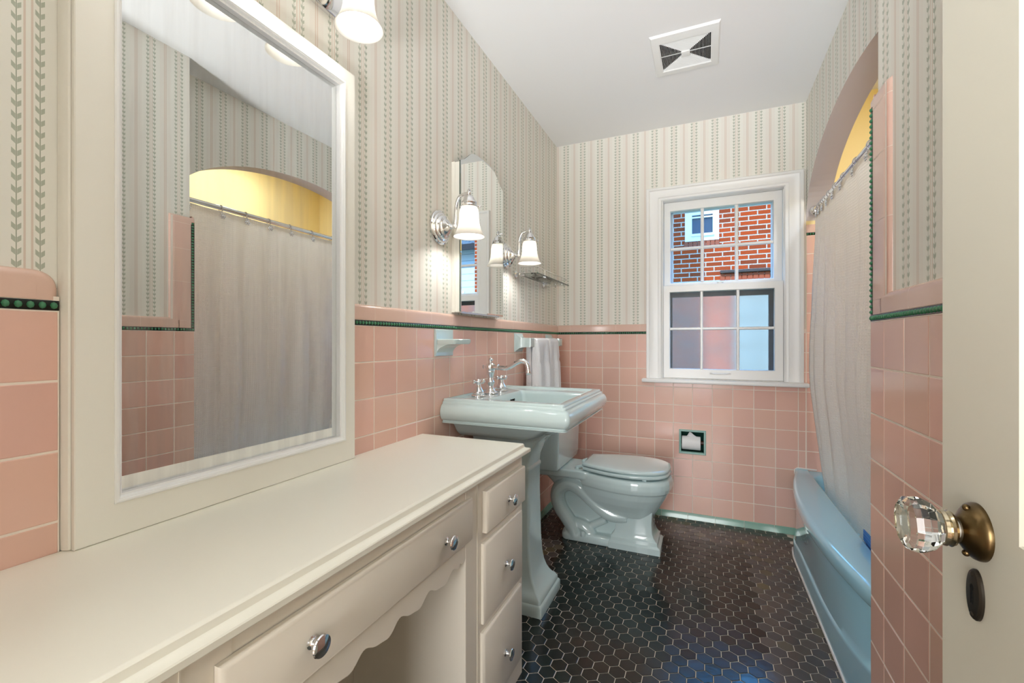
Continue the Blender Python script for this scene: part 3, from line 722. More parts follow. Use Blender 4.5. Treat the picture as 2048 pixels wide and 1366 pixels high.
# ================================================================== lights on the left wall
def bell(bm, o, s=1.0):
    prof = [(.0215, .115), (.030, .111), (.0345, .102), (.0362, .088), (.0368, .070), (.0392, .048), (.0445, .028), (.0515, .012), (.0575, .003), (.0590, 0), (.0570, .001), (.0500, .0115), (.0430, .027), (.0376, .048), (.0350, .070), (.0344, .088), (.0325, .1), (.028, .108), (.0215, .1115)]
    lathe(bm, [(r*s, h*s) for r, h in prof], o, (0, 0, 1), 36, cap=False)
def lamp_head(root, x, y, zb, knuckle, bm_='bulb'):
    """arm from the knuckle up and over, socket cup, opal bell, bulb; zb = rim of the bell"""
    kx, kz = knuckle; bm = B()
    tube(bm, smooth_path([(kx, y, kz), (kx+.004, y, kz+.03), (kx+.007, y, kz+.07), (kx+.020, y, zb+.152), (x-.018, y, zb+.163), (x, y, zb+.161)], 8), .0064, 12)
    sphere(bm, (x, y, zb+.163), .0095, 14, 9); lathe(bm, [(.003, .170), (.006, .174), (.004, .178), (.0015, .181)], (x, y, zb), seg=12)
    obj('arm', bm, 'chrome', root)
    bm = B(); lathe(bm, [(.006, .158), (.011, .154), (.017, .149), (.021, .141), (.0225, .134), (.0285, .131), (.0305, .126), (.0285, .122), (.032, .119), (.033, .113), (.0315, .1105)], (x, y, zb), seg=28)
    for k in range(3):
        t = k*2*PI/3+.5; tube(bm, [(x+.031*math.cos(t), y+.031*math.sin(t), zb+.115), (x+.041*math.cos(t), y+.041*math.sin(t), zb+.115)], .0028, 8); sphere(bm, (x+.042*math.cos(t), y+.042*math.sin(t), zb+.115), .0042, 8, 6)
    obj('socket_cup', bm, 'chrome', root)
    bm = B(); bell(bm, (x, y, zb)); obj('bell_shade', bm, 'opal', root, ang=60)
    bm = B(); prof = [(.013, .098), (.0135, .087), (.018, .077), (.0235, .065), (.0265, .054), (.0265, .046), (.023, .036), (.016, .0285), (.008, .0255)]
    lathe(bm, prof, (x, y, zb), seg=24); obj('bulb', bm, bm_, root)
SX, SY, SZ = -.808, 1.455, 1.5165
sconce = thing('wall_sconce', 'chrome bell-shade sconce on the near side of the scalloped medicine mirror', 'wall light', (XW, SY, SZ), 'chrome sconces beside the medicine mirror')
bm = B(); lathe(bm, [(.066, .0005), (.066, .006), (.063, .010), (.0585, .011), (.057, .016), (.053, .0195), (.047, .0205), (.045, .026), (.040, .030), (.033, .032), (.030, .035), (.024, .041), (.016, .046), (.0105, .051), (.0085, .056), (.0105, .060), (.009, .065), (.004, .069)], (XW, SY, SZ), (1, 0, 0), 40)
sphere(bm, (XW+.0665, SY, SZ), .0105, 14, 9); obj('backplate', bm, 'chrome', sconce)
lamp_head(sconce, SX, SY, 1.469, (XW+.0665, SZ))
dup(sconce, (XW, 2.075, SZ), 'chrome bell-shade sconce above the glass shelf, far side of the medicine mirror')
vl = thing('vanity_light', 'three-shade light bar on the papered wall above the framed mirror', 'wall light', (XW, .68, 1.95))
bm = B(); rect_rings(bm, 'X+', XW, [(.40, .96, 1.962, 2.042, .0005), (.40, .96, 1.962, 2.042, .012), (.404, .956, 1.966, 2.038, .016), (.42, .94, 1.982, 2.022, .022)], True, True); obj('backplate', bm, 'chrome', vl)
for yy in (.485, .68, .875):
    bm = B(); lathe(bm, [(.03, .02), (.024, .028), (.012, .04), (.008, .062)], (XW, yy, 1.987), (1, 0, 0), 24); sphere(bm, (XW+.0665, yy, 1.987), .0105, 12, 8); obj('arm_boss', bm, 'chrome', vl)
    lamp_head(vl, -.802, yy, 1.870, (XW+.0665, 1.987), 'bulb2')

# ================================================================== medicine cabinet
mc = thing('medicine_cabinet', 'shallow white medicine cabinet whose scalloped mirror door sits between two sconces', 'medicine cabinet', (XW, 1.7455, 1.2))
bm = B(); CY0, CY1 = 1.5425, 1.9495
box(bm, XW+.0005, CY0, 1.197, XW+.016, CY1, 1.802, .001, 1); box(bm, XW+.0175, CY0+.0015, 1.1975, XW+.037, CY1-.0015, 1.80, .001, 1)
box(bm, XW+.015, CY0+.003, 1.2, XW+.019, CY1-.003, 1.799)
obj('cabinet_box', bm, 'cream', mc)
bm = B(); half = []
for t, z in ((0, 1.804), (.04, 1.8075), (.10, 1.813), (.16, 1.8195), (.22, 1.828), (.3, 1.8405), (.4, 1.856), (.5, 1.8665), (.6, 1.872), (.75, 1.875), (1, 1.8765)): half.append((CY0+(CY1-CY0)/2*t, z))
half = [(p.x, p.y) for p in smooth_path([(a, b, 0) for a, b in half], 3)]
poly = half + [(CY0+CY1-a, b) for a, b in half[-2::-1]] + [(CY1, 1.2), (CY0, 1.2)]
def inset(poly, d):
    cy, cz = (CY0+CY1)/2, 1.53
    return [(cy+(a-cy)*(1-d/.2035), cz+(b-cz)*(1-d/.335)) for a, b in poly]
loft(bm, [[PL('X+', XW, a, b, .0375) for a, b in poly], [PL('X+', XW, a, b, .0418) for a, b in poly], [PL('X+', XW, a, b, .0430) for a, b in inset(poly, .006)]], True, True, True)
bmesh.ops.recalc_face_normals(bm, faces=bm.faces); bm.normal_update()
for f in bm.faces:
    if abs(f.normal.x) < .3: f.material_index = 1
md = obj('mirror_door', bm, ['mirror2', 'edge'], mc, ang=5)
bm = B(); box(bm, XW+.036, CY0+.004, 1.1925, XW+.0445, CY1-.05, 1.2005, .001, 1); obj('bottom_channel', bm, 'steel', mc)

# ================================================================== glass shelf
gs = thing('glass_shelf', 'small glass shelf with chrome gallery rail in the back left corner', 'shelf', (XW, 2.47, 1.44))
SYa, SYb, SXf, SZs = 2.195, 2.775, -.812, 1.438
bm = B(); box(bm, XW+.012, SYa, SZs, SXf, SYb, SZs+.006, .0012, 2); obj('glass_plate', bm, 'shelf', gs)
bm = B(); tube(bm, [(SXf+.001, SYa, SZs+.003), (SXf+.001, SYb, SZs+.003)], .0034, 6); obj('front_edge', bm, 'edge', gs)
bm = B(); zr = SZs+.038
tube(bm, [(XW+.03, SYa+.006, zr), (SXf-.012, SYa+.006, zr), (SXf-.006, SYa+.012, zr), (SXf-.006, SYb-.012, zr), (SXf-.012, SYb-.006, zr), (XW+.03, SYb-.006, zr)], .0028, 8)
for x, y in ((XW+.04, SYa+.006), (SXf-.006, SYa+.14), (SXf-.006, SYb-.13), (XW+.04, SYb-.006)):
    tube(bm, [(x, y, SZs+.006), (x, y, zr)], .0024, 8); lathe(bm, [(.006, -.006), (.006, -.001)], (x, y, SZs), seg=12); lathe(bm, [(.0055, .006), (.0035, .009)], (x, y, SZs), seg=12)
obj('gallery_rail', bm, 'chrome', gs)
for yy in (SYa+.003, SYb-.135):
    bm = B(); lathe(bm, [(.021, .0005), (.021, .004), (.017, .008), (.009, .011), (.0075, .022), (.0095, .026), (.004, .03)], (XW, yy, SZs+.002), (1, 0, 0), 24)
    tube(bm, [(XW+.012, yy, SZs+.006), (XW+.055, yy, SZs+.0085)], .0045, 8); tube(bm, [(XW+.012, yy, SZs-.002), (XW+.055, yy, SZs-.0045)], .0045, 8)
    obj('wall_bracket', bm, 'chrome', gs)

# ================================================================== ceramic soap dish, towel bar, towels
sd = thing('soap_dish', 'celadon ceramic soap dish on the pink tile above the faucet', 'soap dish', (XT, 1.464, 1.03))
Y0, Y1 = 1.4025, 1.5265
bm = B(); rect_rings(bm, 'X+', XT, [(Y0, Y1, 1.0245, 1.1265, .0004), (Y0, Y1, 1.0245, 1.1265, .006), (Y0+.003, Y1-.003, 1.0275, 1.1235, .0085)], False, True); obj('back_plate', bm, 'porc', sd)
bm = B(); rings = []
for k in range(9):                                  # curved support growing out from the plate
    t = k/8; x = XT+.007+.062*(1-math.cos(t*PI/2)); z = 1.030+.040*math.sin(t*PI/2)
    rings.append([(XT+.006, Y0+.004, z), (x, Y0+.004+.004*t, z), (x, Y1-.004-.004*t, z), (XT+.006, Y1-.004, z)])
loft(bm, rings, True, True, True); obj('support', bm, 'porc', sd)
bm = B(); loft(bm, [rrect(XT+.005, XT+.086, Y0+.002, Y1-.002, 1.070, .012), rrect(XT+.005, XT+.092, Y0, Y1, 1.076, .014), rrect(XT+.005, XT+.093, Y0, Y1, 1.086, .014), rrect(XT+.007, XT+.090, Y0+.003, Y1-.003, 1.089, .013), rrect(XT+.014, XT+.083, Y0+.010, Y1-.010, 1.087, .010), rrect(XT+.018, XT+.079, Y0+.014, Y1-.014, 1.079, .010)], True, True, True); obj('tray', bm, 'porc', sd)
tb = thing('towel_bar', 'celadon ceramic towel bar on the pink tile in the back left corner', 'towel bar', (XT, 2.47, 1.075))
for yy in (2.155, 2.655):
    bm = B(); a0, a1 = yy, yy+.105
    rect_rings(bm, 'X+', XT, [(a0, a1, 1.026, 1.1235, .0004), (a0, a1, 1.026, 1.1235, .005), (a0+.004, a1-.004, 1.03, 1.1195, .008), (a0+.014, a1-.014, 1.036, 1.113, .013), (a0+.022, a1-.022, 1.045, 1.104, .022), (a0+.025, a1-.025, 1.049, 1.100, .04), (a0+.025, a1-.025, 1.051, 1.0985, .082), (a0+.028, a1-.028, 1.054, 1.0955, .086)], False, True)
    obj('post', bm, 'porc', tb, ang=40)
bm = B(); box(bm, XT+.0475, 2.225, 1.066, XT+.0625, 2.69, 1.082, .003); obj('rail', bm, 'porc', tb)
def towel(name, y0, y1, label, zb, zf, ph):
    bm = B(); xb, xf, zt = XT+.020, XT+.091, 1.074; xm = XT+.056; out = []; inn = []
    for k in range(13): out.append((xb-.004*(1-k/12), zb+(zt-zb)*k/12, 0))
    for k in range(1, 10):
        t = PI*k/10; out.append((xm-(xm-xb)*math.cos(t)*(1 if t < PI/2 else (xf-xm)/(xm-xb)), zt+.026*math.sin(t)**.8, 0))
    for k in range(15): out.append((xf+.010*(k/14), zt-(zt-zf)*k/14, 1))
    for k in range(13): inn.append((xm+.0012+.007*(k/12)**8, zf+(zt-.012-zf)*k/12, 1))
    for k in range(0, 9):
        t = PI*k/8; inn.append((xm+.0095*math.cos(t), zt+.011*math.sin(t), 0))
    for k in range(13): inn.append((xm-.0012-.007*(1-k/12)**8, zt-.012-(zt-.012-zb)*k/12, 0))
    n = 26; rings = []
    for i in range(n+1):
        t = i/n; r = []; edge = max(0, abs(t-.5)*2-.86)/.14
        for (x, z, fr) in out+inn:
            drop = min(1, max(0, zt-z)/.12); isout = (x > xm+.012 or x < xm-.012)
            dx = (.009*math.sin(t*8+ph)+.005*math.sin(t*17+ph*2))*drop if x > xm else .003*math.sin(t*9+ph)*drop
            if x > xm+.012 and .955 < z < .975: dx -= .005
            if isout: x = xm+(x-xm)*(1-.30*edge**2)
            r.append((x+dx*(1 if isout else .25), y0+(y1-y0)*t+.006*math.sin(z*9+.3)*drop+(t-.5)*.012*drop, z+.003*math.sin(t*5+ph)*drop))
        rings.append(r)
    loft(bm, rings, True, True, True)
    o = obj(name, bm, 'terry', ang=70)
    tag(o, label, 'towel', 'white towels on the ceramic bar')
towel('hand_towel', 2.268, 2.462, 'white terry towel hanging nearer the faucet on the ceramic bar', .80, .775, .3)
towel('hand_towel', 2.482, 2.655, 'white terry towel hanging next to the room corner on the ceramic bar', .81, .78, 1.9)

# ================================================================== pedestal sink
sk = thing('pedestal_sink', 'celadon pedestal sink with chrome two-handle faucet beyond the vanity', 'sink', (-.72, 1.7525, 0))
yA, yB, xB_, xF = 1.466, 2.039, XT+.002, -.446
zT = .861
def ring(iy, ix, z, r=.022, rb=.002): return rrect(xB_+(.012 if iy > .002 else 0), xF-ix, yA+iy, yB-iy, z, (rb, max(r, .002), max(r, .002), rb), 6)
bas = (-.79, -.49, 1.575, 1.93)
def bring(i, z, r): return rrect(bas[0]+i, bas[1]-i, bas[2]+i, bas[3]-i, z, r, 6)
bm = B()
rings = [bring(.11, .712, .03), bring(.06, .716, .03), bring(.032, .735, .03), bring(.014, .79, .022), bring(.005, .836, .018), bring(.001, .8465, .016), bring(-.004, .8515, .016)]
rings += [ring(.036, .036, .8530, .012), ring(.030, .030, .8545, .012), ring(.0265, .0265, .8605, .012), ring(.021, .021, .862, .012), ring(.0045, .0045, .862, .010), ring(.0, .0, .8608, .010), ring(-.0022, -.0022, .8575, .010), ring(-.0024, -.0024, .8530, .010), ring(-.0075, -.0075, .8510, .011), ring(-.0095, -.0095, .848, .011), ring(-.0097, -.0097, .843, .011), ring(-.0135, -.0135, .8405, .012)]
for k in range(0, 9):
    t = k/8; o_ = -.0145-.0135*math.sin(PI*(.10+.80*t)); rings.append(ring(o_, o_, .838-.054*t, .014))
rings += [ring(-.0135, -.0135, .7815, .013), ring(-.009, -.009, .7795, .013), ring(-.009, -.009, .7755, .013), ring(-.0125, -.0125, .7735, .013), ring(-.0115, -.0115, .7692, .013), ring(-.004, -.004, .7675, .013), ring(.035, .04, .7665, .02), ring(.055, .075, .752, .04), ring(.075, .115, .725, .05), ring(.10, .155, .704, .05), ring(.16, .20, .697, .05)]
loft(bm, rings, True, True, True); obj('basin', bm, 'porc', sk, ang=38)
bm = B(); PY = 1.7525
def pring(z, hw, xf, r): return rrect(-.905, xf, PY-hw, PY+hw, z, (.004, r, r, .004), 4)
prof = [(.0, .125, -.585, .006), (.036, .125, -.585, .006), (.042, .1225, -.588, .008), (.046, .118, -.593, .008), (.060, .117, -.594, .008), (.068, .111, -.600, .008), (.076, .106, -.606, .008), (.080, .101, -.612, .009), (.094, .093, -.623, .009), (.112, .087, -.633, .010), (.140, .0815, -.643, .010), (.18, .078, -.650, .010), (.25, .076, -.655, .010), (.45, .074, -.660, .010), (.545, .074, -.660, .010), (.552, .077, -.656, .01), (.562, .077, -.656, .01), (.568, .074, -.660, .01), (.60, .075, -.656, .012), (.64, .080, -.640, .014), (.68, .092, -.61, .016), (.712, .108, -.57, .016)]
loft(bm, [pring(*p) for p in prof], True, True, True); obj('pedestal', bm, 'porc', sk, ang=40)
zD = .8535; fxx = -.866
bm = B()
lathe(bm, [(0.0345, 0), (0.0345, .003), (0.0299, .006), (0.0282, .009), (0.0218, .012), (0.0190, .018), (0.0144, .026), (0.0132, .034), (0.0178, .044), (0.0184, .050), (0.0144, .056), (0.0121, .064), (0.0132, .074), (0.0178, .088), (0.0196, .094), (0.0190, .098), (0.0201, .100), (0.0213, .108), (0.0224, .116), (0.0201, .126), (0.0126, .132), (0.0057, .135), (0.0052, .139), (0.0103, .143), (0.0121, .148), (0.0086, .152), (0.0034, .154), (0.0029, .158), (0.0011, .160)], (fxx, PY, zD), seg=28)
lathe(bm, [(.0055, 0), (.0055, .02), (.0085, .0225), (.0065, .026), (.003, .029)], (fxx-.012, PY, zD+.115), (-1, 0, 0), 14)
obj('faucet_body', bm, 'chrome', sk)
bm = B(); zz = zD+.115
lathe(bm, [(.0085, .014), (.0085, .03), (.0125, .032), (.0135, .036), (.0125, .040), (.009, .042)], (fxx, PY, zz), (1, 0, 0), 20)
tube(bm, smooth_path([(fxx+.012, PY, zz), (fxx+.05, PY, zz-.003), (fxx+.078, PY, zz-.003), (fxx+.10, PY, zz+.006), (fxx+.128, PY, zz+.022), (fxx+.15, PY, zz+.029), (fxx+.167, PY, zz+.022), (fxx+.176, PY, zz+.005), (fxx+.179, PY, zz-.012)], 6), .0103, 14)
lathe(bm, [(.011, 0), (.0122, -.002), (.0122, -.018), (.0105, -.021)], (fxx+.179, PY, zz-.008), seg=18); obj('spout', bm, 'chrome', sk)
for sy in (-.1125, .1125):
    bm = B(); y = PY+sy
    lathe(bm, [(0.0308, 0), (0.0308, .003), (0.0274, .0065), (0.0241, .008), (0.0252, .012), (0.0207, .016), (0.0230, .019), (0.0185, .026), (0.0140, .034), (0.0106, .042), (0.0095, .048), (0.0118, .052)], (fxx, y, zD), seg=26); h = obj('handle_base', bm, 'chrome', sk)
    bm = B(); sphere(bm, (fxx, y, zD+.060), .0130, 14, 8, (1, 1, .95)); lathe(bm, [(.0095, .066), (.0095, .070), (.006, .072)], (fxx, y, zD), seg=16)
    for k in range(4):
        t = PI/4+k*PI/2+.35; d = Vector((math.cos(t), math.sin(t), 0)); c0 = Vector((fxx, y, zD+.060))
        lathe(bm, [(.0055, .008), (.0050, .014), (.0072, .020), (.0088, .025), (.0072, .030), (.002, .0325)], c0, d, 12)
    obj('cross_handle', bm, 'chrome', h)
bm = B()
for k in (-1, 0, 1): lathe(bm, [(.006, 0), (.006, .003)], (bas[0]+.0085, PY+.045+k*.017, .822), (1, 0, -.25), 12)
obj('overflow_holes', bm, 'black', sk)
bm = B(); lathe(bm, [(.021, 0), (.021, .003), (.015, .004)], (-.64, PY, .7125), seg=20); obj('drain', bm, 'chrome', sk)

# ================================================================== toilet
ty = 2.433
tl = thing('toilet', 'celadon two-piece toilet with closed lid between sink and back wall', 'toilet', (-.5, ty, 0))
def egg(xb, xf, hw, z, wb=.66, n=16, mid=.46):
    out = []; up = []
    for i in range(n+1):
        s = i/n; s = s if s < 1 else 1
        if s <= mid: w = hw*(wb+(1-wb)*math.sin(PI/2*s/mid))
        else: w = hw*math.sqrt(max(0, 1-((s-mid)/(1-mid))**1.95))
        up.append((xb+(xf-xb)*(1-(1-s)**1.35 if s > .5 else s*(1-.5**1.35)/.5), w))
    for x, w in up[:-1]: out.append((x, ty-w, z))
    out.append((up[-1][0], ty, z))
    for x, w in up[-2::-1]: out.append((x, ty+w, z))
    return out
bm = B()
loft(bm, [egg(-.52, -.26, .085, .165, .8), egg(-.56, -.228, .105, .200, .7), egg(-.59, -.205, .135, .240, .62), egg(-.60, -.182, .157, .280, .6), egg(-.605, -.170, .166, .306, .6), egg(-.605, -.167, .168, .314, .6), egg(-.61, -.160, .177, .318, .6), egg(-.615, -.155, .182, .339, .6), egg(-.615, -.155, .182, .366, .6), egg(-.61, -.160, .178, .380, .6), egg(-.60, -.170, .168, .386, .6)], True, True, True)
# tank deck
loft(bm, [rrect(-.905, -.56, ty-.118, ty+.118, .345, .03), rrect(-.905, -.56, ty-.125, ty+.125, .352, .03), rrect(-.905, -.56, ty-.125, ty+.125, .386, .03), rrect(-.90, -.565, ty-.12, ty+.12, .391, .03)], True, True, True)
# front column and plinth
def col(x0, x1, hw, z): return rrect(x0, x1, ty-hw, ty+hw, z, .004, 2)
# foot and central web
loft(bm, [rrect(-.735, -.36, ty-.0915, ty+.0915, .0, .05), rrect(-.735, -.36, ty-.0915, ty+.0915, .024, .05), rrect(-.73, -.36, ty-.087, ty+.087, .036, .05), rrect(-.722, -.36, ty-.070, ty+.070, .046, .05)], True, True, True)
loft(bm, [rrect(-.70, -.42, ty-.030, ty+.030, .03, .02), rrect(-.71, -.42, ty-.028, ty+.028, .12, .02), rrect(-.75, -.42, ty-.03, ty+.03, .22, .02), rrect(-.80, -.45, ty-.06, ty+.06, .30, .03), rrect(-.84, -.5, ty-.085, ty+.085, .35, .03)], True, True, True)
for s in (-1, 1):
    y = ty+s*.056
    pth = smooth_path([(-.38, y-s*.01, .165), (-.455, y, .165), (-.51, y, .190), (-.5567, y, .225), (-.60, y, .260), (-.645, y, .289), (-.70, y, .298), (-.747, y, .262), (-.757, y, .21), (-.737, y, .155), (-.70, y, .105), (-.67, y, .06), (-.655, y, .02)], 5)
    tube(bm, pth, [.042-.006*max(0, k/len(pth)-.4) for k in range(len(pth))], 14)
    tube(bm, smooth_path([(-.70, y-s*.02, .08), (-.64, y-s*.012, .075), (-.60, y-s*.012, .06), (-.57, y-s*.012, .03)], 4), .036, 10)
    tube(bm, [(-.61, y-s*.015, .055), (-.49, y-s*.015, .125)], .020, 10)
bowl = obj('bowl', bm, 'porc', tl, ang=180)
bm = B()
loft(bm, [col(-.47, -.209, .094, .0), col(-.47, -.209, .094, .030), col(-.465, -.213, .090, .036), col(-.462, -.222, .086, .041), col(-.460, -.224, .085, .058), col(-.455, -.232, .080, .064), col(-.445, -.242, .077, .078), col(-.435, -.250, .075, .10), col(-.43, -.253, .075, .15), col(-.43, -.248, .078, .22), col(-.43, -.242, .083, .26)], True, True, True)
obj('base', bm, 'porc', tl, ang=25)
rm = bowl.modifiers.new('fuse', 'REMESH'); rm.mode = 'VOXEL'; rm.voxel_size = .0042; rm.use_smooth_shade = True
sm = bowl.modifiers.new('soft', 'SMOOTH'); sm.factor = .5; sm.iterations = 3
bm = B()
def tring(z, i, ch=.045):
    x0, x1, y0, y1 = XT+.004, -.703-i, 2.218+i, 2.66-i
    return [(x0, y0, z), (x1-ch*.55, y0, z), (x1-ch*.15, y0+.006, z), (x1, y0+ch*.45, z), (x1, y1-ch, z), (x1-ch*.15, y1-ch*.5, z), (x1-ch*.8, y1, z), (x0, y1, z)]
loft(bm, [tring(.3925, .02, .03), tring(.402, .010, .03), tring(.43, .005, .03), tring(.55, .001, .03), tring(.74, -.003, .03)], True, True, True); obj('tank', bm, 'porc', tl, ang=30)
bm = B(); loft(bm, [tring(.7405, -.010, .03), tring(.745, -.013, .03), tring(.762, -.013, .03), tring(.77, -.006, .03), tring(.774, .01, .03)], True, True, True); obj('tank_lid', bm, 'porc', tl, ang=30)
bm = B(); loft(bm, [egg(-.60, -.168, .170, .3945, .62), egg(-.602, -.163, .175, .398, .62), egg(-.602, -.161, .177, .406, .62), egg(-.60, -.165, .173, .4125, .62)], True, True, True)
for x, y in ((-.28, -.14), (-.28, .14)): box(bm, x-.01, ty+y-.006, .3845, x+.01, ty+y+.006, .396, .001)
obj('seat', bm, 'porc', tl, ang=60)
bm = B(); loft(bm, [egg(-.60, -.171, .168, .4155, .62), egg(-.604, -.165, .174, .4185, .62), egg(-.605, -.163, .176, .425, .62), egg(-.602, -.166, .173, .431, .62), egg(-.59, -.181, .158, .4345, .62), egg(-.56, -.215, .12, .437, .62), egg(-.50, -.29, .06, .438, .62)], True, True, True); obj('lid', bm, 'porc', tl, ang=60)
for s in (-1, 1):
    bm = B(); lathe(bm, [(.013, -.005), (.013, .0), (.010, .004)], (-.64, ty+s*.075, .396), seg=16); tube(bm, [(-.645, ty+s*.075, .397), (-.60, ty+s*.075, .413)], .008, 10); tube(bm, [(-.602, ty+s*.098, .414), (-.602, ty+s*.052, .414)], .009, 12); obj('hinge', bm, 'porc', tl)
    bm = B(); lathe(bm, [(.0135, .042), (.0135, .056), (.011, .064), (.006, .068)], (-.605, ty+s*.088, -.008), seg=18); obj('bolt_cap', bm, 'porc', tl)
bm = B(); tube(bm, [(XT+.004, 2.29, .2), (-.87, 2.29, .2)], .007, 10); lathe(bm, [(.024, .001), (.022, .006), (.009, .009)], (XT, 2.29, .2), (1, 0, 0), 20)
sphere(bm, (-.868, 2.29, .2), .014, 12, 8); tube(bm, smooth_path([(-.868, 2.29, .21), (-.866, 2.285, .28), (-.855, 2.29, .34), (-.85, 2.29, .40)], 5), .005, 8); obj('supply_valve', bm, 'chrome', tl)

# ================================================================== toilet paper
th = thing('toilet_paper_holder', 'mint ceramic toilet paper niche set in the pink tile below the window', 'paper holder', (-.074, YT, .395))
bm = B(); a0, a1, b0, b1 = -.150, .0017, .396, .5432
rect_rings(bm, 'Y-', YT, [(a0, a1, b0, b1, -.001), (a0, a1, b0, b1, .005), (a0+.002, a1-.002, b0+.002, b1-.002, .0075), (a0+.010, a1-.010, b0+.010, b1-.010, .0075), (a0+.0125, a1-.0125, b0+.0125, b1-.0125, .005), (a0+.0135, a1-.0135, b0+.0135, b1-.0135, -.010)]); obj('rim', bm, 'mint2' if 'mint2' in M else mat('mint_ceramic', srgb(128, 170, 160), .14), th)
bm = B(); rect_rings(bm, 'Y-', YT, [(a0+.0135, a1-.0135, b0+.0135, b1-.0135, -.010), (a0+.0135, a1-.0135, b0+.0135, b1-.0135, -.075), (a0+.03, a1-.03, b0+.03, b1-.03, -.085)], False, True); obj('recess', bm, mat('shaded_mint_recess', srgb(30, 66, 56), .2), th)  # shade inside the niche is put into this darker green
bm = B(); tube(bm, [(a0+.0136, YT+.028, .462), (a1-.0136, YT+.028, .462)], .012, 16); obj('roller', bm, mat('dark_wood_roller', srgb(70, 42, 26), .4), th)
bm = B()
lathe(bm, [(.0155, 0), (.040, 0), (.0415, .0015), (.0415, .1035), (.040, .105), (.0155, .105), (.0155, 0)], (-.1335, YT+.028, .458), (1, 0, 0), 40, cap=False)
pr = []
for k in range(9):
    t = k/8; r = []
    for q in range(29):
        u_ = q/28; lift = .004+.026*math.exp(-((u_-.50)/(.10 if u_ < .50 else .22))**2)
        r.append((-.139+.108*u_-.004*t, YT+.026-.020*t, .4985+lift*t*(1.15-.15*t)))
    pr.append(r)
loft(bm, pr, False)
tag(obj('toilet_paper_roll', bm, 'paper_roll'), 'white toilet paper roll in the mint ceramic niche', 'toilet paper')

# ================================================================== exhaust fan grille
fn = thing('exhaust_fan', 'square white exhaust fan grille on the ceiling', 'exhaust fan', ((FX[0]+FX[1])/2, (FX[2]+FX[3])/2, ZC))
fa0, fa1, fb0, fb1 = FX; gx0, gx1, gy0, gy1 = -.190, .022, 2.08, 2.295
bm = B(); rect_rings(bm, 'Z-', ZC, [(fa0, fa1, fb0, fb1, .0005), (fa0, fa1, fb0, fb1, .003), (fa0+.006, fa1-.006, fb0+.006, fb1-.006, .010), (gx0-.004, gx1+.004, gy0-.004, gy1+.004, .016), (gx0, gx1, gy0, gy1, .014), (gx0, gx1, gy0, gy1, .002)]); obj('frame', bm, 'white', fn)
bm = B(); N = 15; cxm, cym = (gx0+gx1)/2, (gy0+gy1)/2
for k in range(N):
    t = k/N; hx = (gx1-gx0)/2*(1-t*.83); hy = (gy1-gy0)/2*(1-t*.83)
    rect_rings(bm, 'Z-', ZC, [(cxm-hx, cxm+hx, cym-hy, cym+hy, .012), (cxm-hx, cxm+hx, cym-hy, cym+hy, .004), (cxm-hx+.001, cxm+hx-.001, cym-hy+.001, cym+hy-.001, .004), (cxm-hx+.001, cxm+hx-.001, cym-hy+.001, cym+hy-.001, .012), (cxm-hx, cxm+hx, cym-hy, cym+hy, .012)])
box(bm, cxm-.019, cym-.019, ZC-.017, cxm+.019, cym+.019, ZC-.003, .002); box(bm, gx0, cym-.001, ZC-.008, gx1, cym+.001, ZC-.005); box(bm, cxm-.001, gy0, ZC-.008, cxm+.001, gy1, ZC-.005)
obj('louvres', bm, 'white', fn)
bm = B(); rect_rings(bm, 'Z-', ZC, [(gx0-.005, gx1+.005, gy0-.005, gy1+.005, -.0005), (gx0-.005, gx1+.005, gy0-.005, gy1+.005, -.08)], False, True); obj('housing', bm, 'black', fn)

# ================================================================== bathtub
bt = thing('bathtub', 'sky blue bow-front bathtub in the arched alcove', 'bathtub', (.85, 2.12, 0))
ym = 2.2
def fx_(y): return .374+.165*(y-ym)**2
NY = 40; ys = [YE+.001+(YT-YE-.002)*i/NY for i in range(NY+1)]
ZR = .366
def hz_(y): return .082+.235*(y-2.16)**2 if y < 2.16 else .082-.07*max(0, (y-2.45)/.46)**1.5
def ax_(y): return .4045 if y < 2.58 else .4045+.062*((y-2.58)/.334)**1.6
bm = B(); cols = []
for y in ys:
    f = fx_(y); e = max(0, (y-(YT-.06))/.06); up = .006*e
    c = [(.545, .300), (.530, .335), (.526, .352), (.522, .360), (.515, .3635), (.46, ZR-.001), (f+.022, ZR), (f+.010, ZR-.003), (f+.0025, ZR-.011), (f, ZR-.020), (f, ZR-.048), (f+.003, ZR-.055), (f+.008, ZR-.057), (f+.016, ZR-.058)]
    c = [(x, y, z+up) for x, z in c]
    A = (ax_(y), hz_(y)); Bp = (f+.0135, ZR-.064)
    for k in range(1, 9):
        t = k/8; t2 = t+.0*t; bulge = -.010*math.sin(PI*t)
        c.append((Bp[0]+(A[0]+.006-Bp[0])*t2-bulge*.3, y, Bp[1]+(A[1]+.008-Bp[1])*t2))
    c += [(A[0]+.002, y, A[1]+.004), (A[0], y, A[1]), (A[0]-.001, y, max(A[1]-.006, .006)), (A[0]-.001, y, .004), (A[0]-.001, y, .002)]
    cols.append(c)
loft(bm, cols, False); ap = obj('apron', bm, 'tub', bt, ang=40)
bm = B(); i_ = [rrect(.60, 1.12, 1.62, 2.66, .055, .12), rrect(.565, 1.16, 1.50, 2.74, .085, .14), rrect(.55, 1.19, 1.44, 2.80, .20, .12), rrect(.53, 1.205, 1.41, 2.83, .345, .09), rrect(.522, 1.21, 1.405, 2.835, .358, .08), rrect(.515, 1.22, 1.398, 2.842, .3635, .08), rrect(.5148, XS-.012, YE+.001, YT-.001, .3636, .002)]
loft(bm, i_, True, True, False); obj('basin', bm, 'tub', bt, ang=40)
bm = B(); tube(bm, [(ax_(y)-.001, y, .003) for y in ys if y < 2.72], .0055, 8)
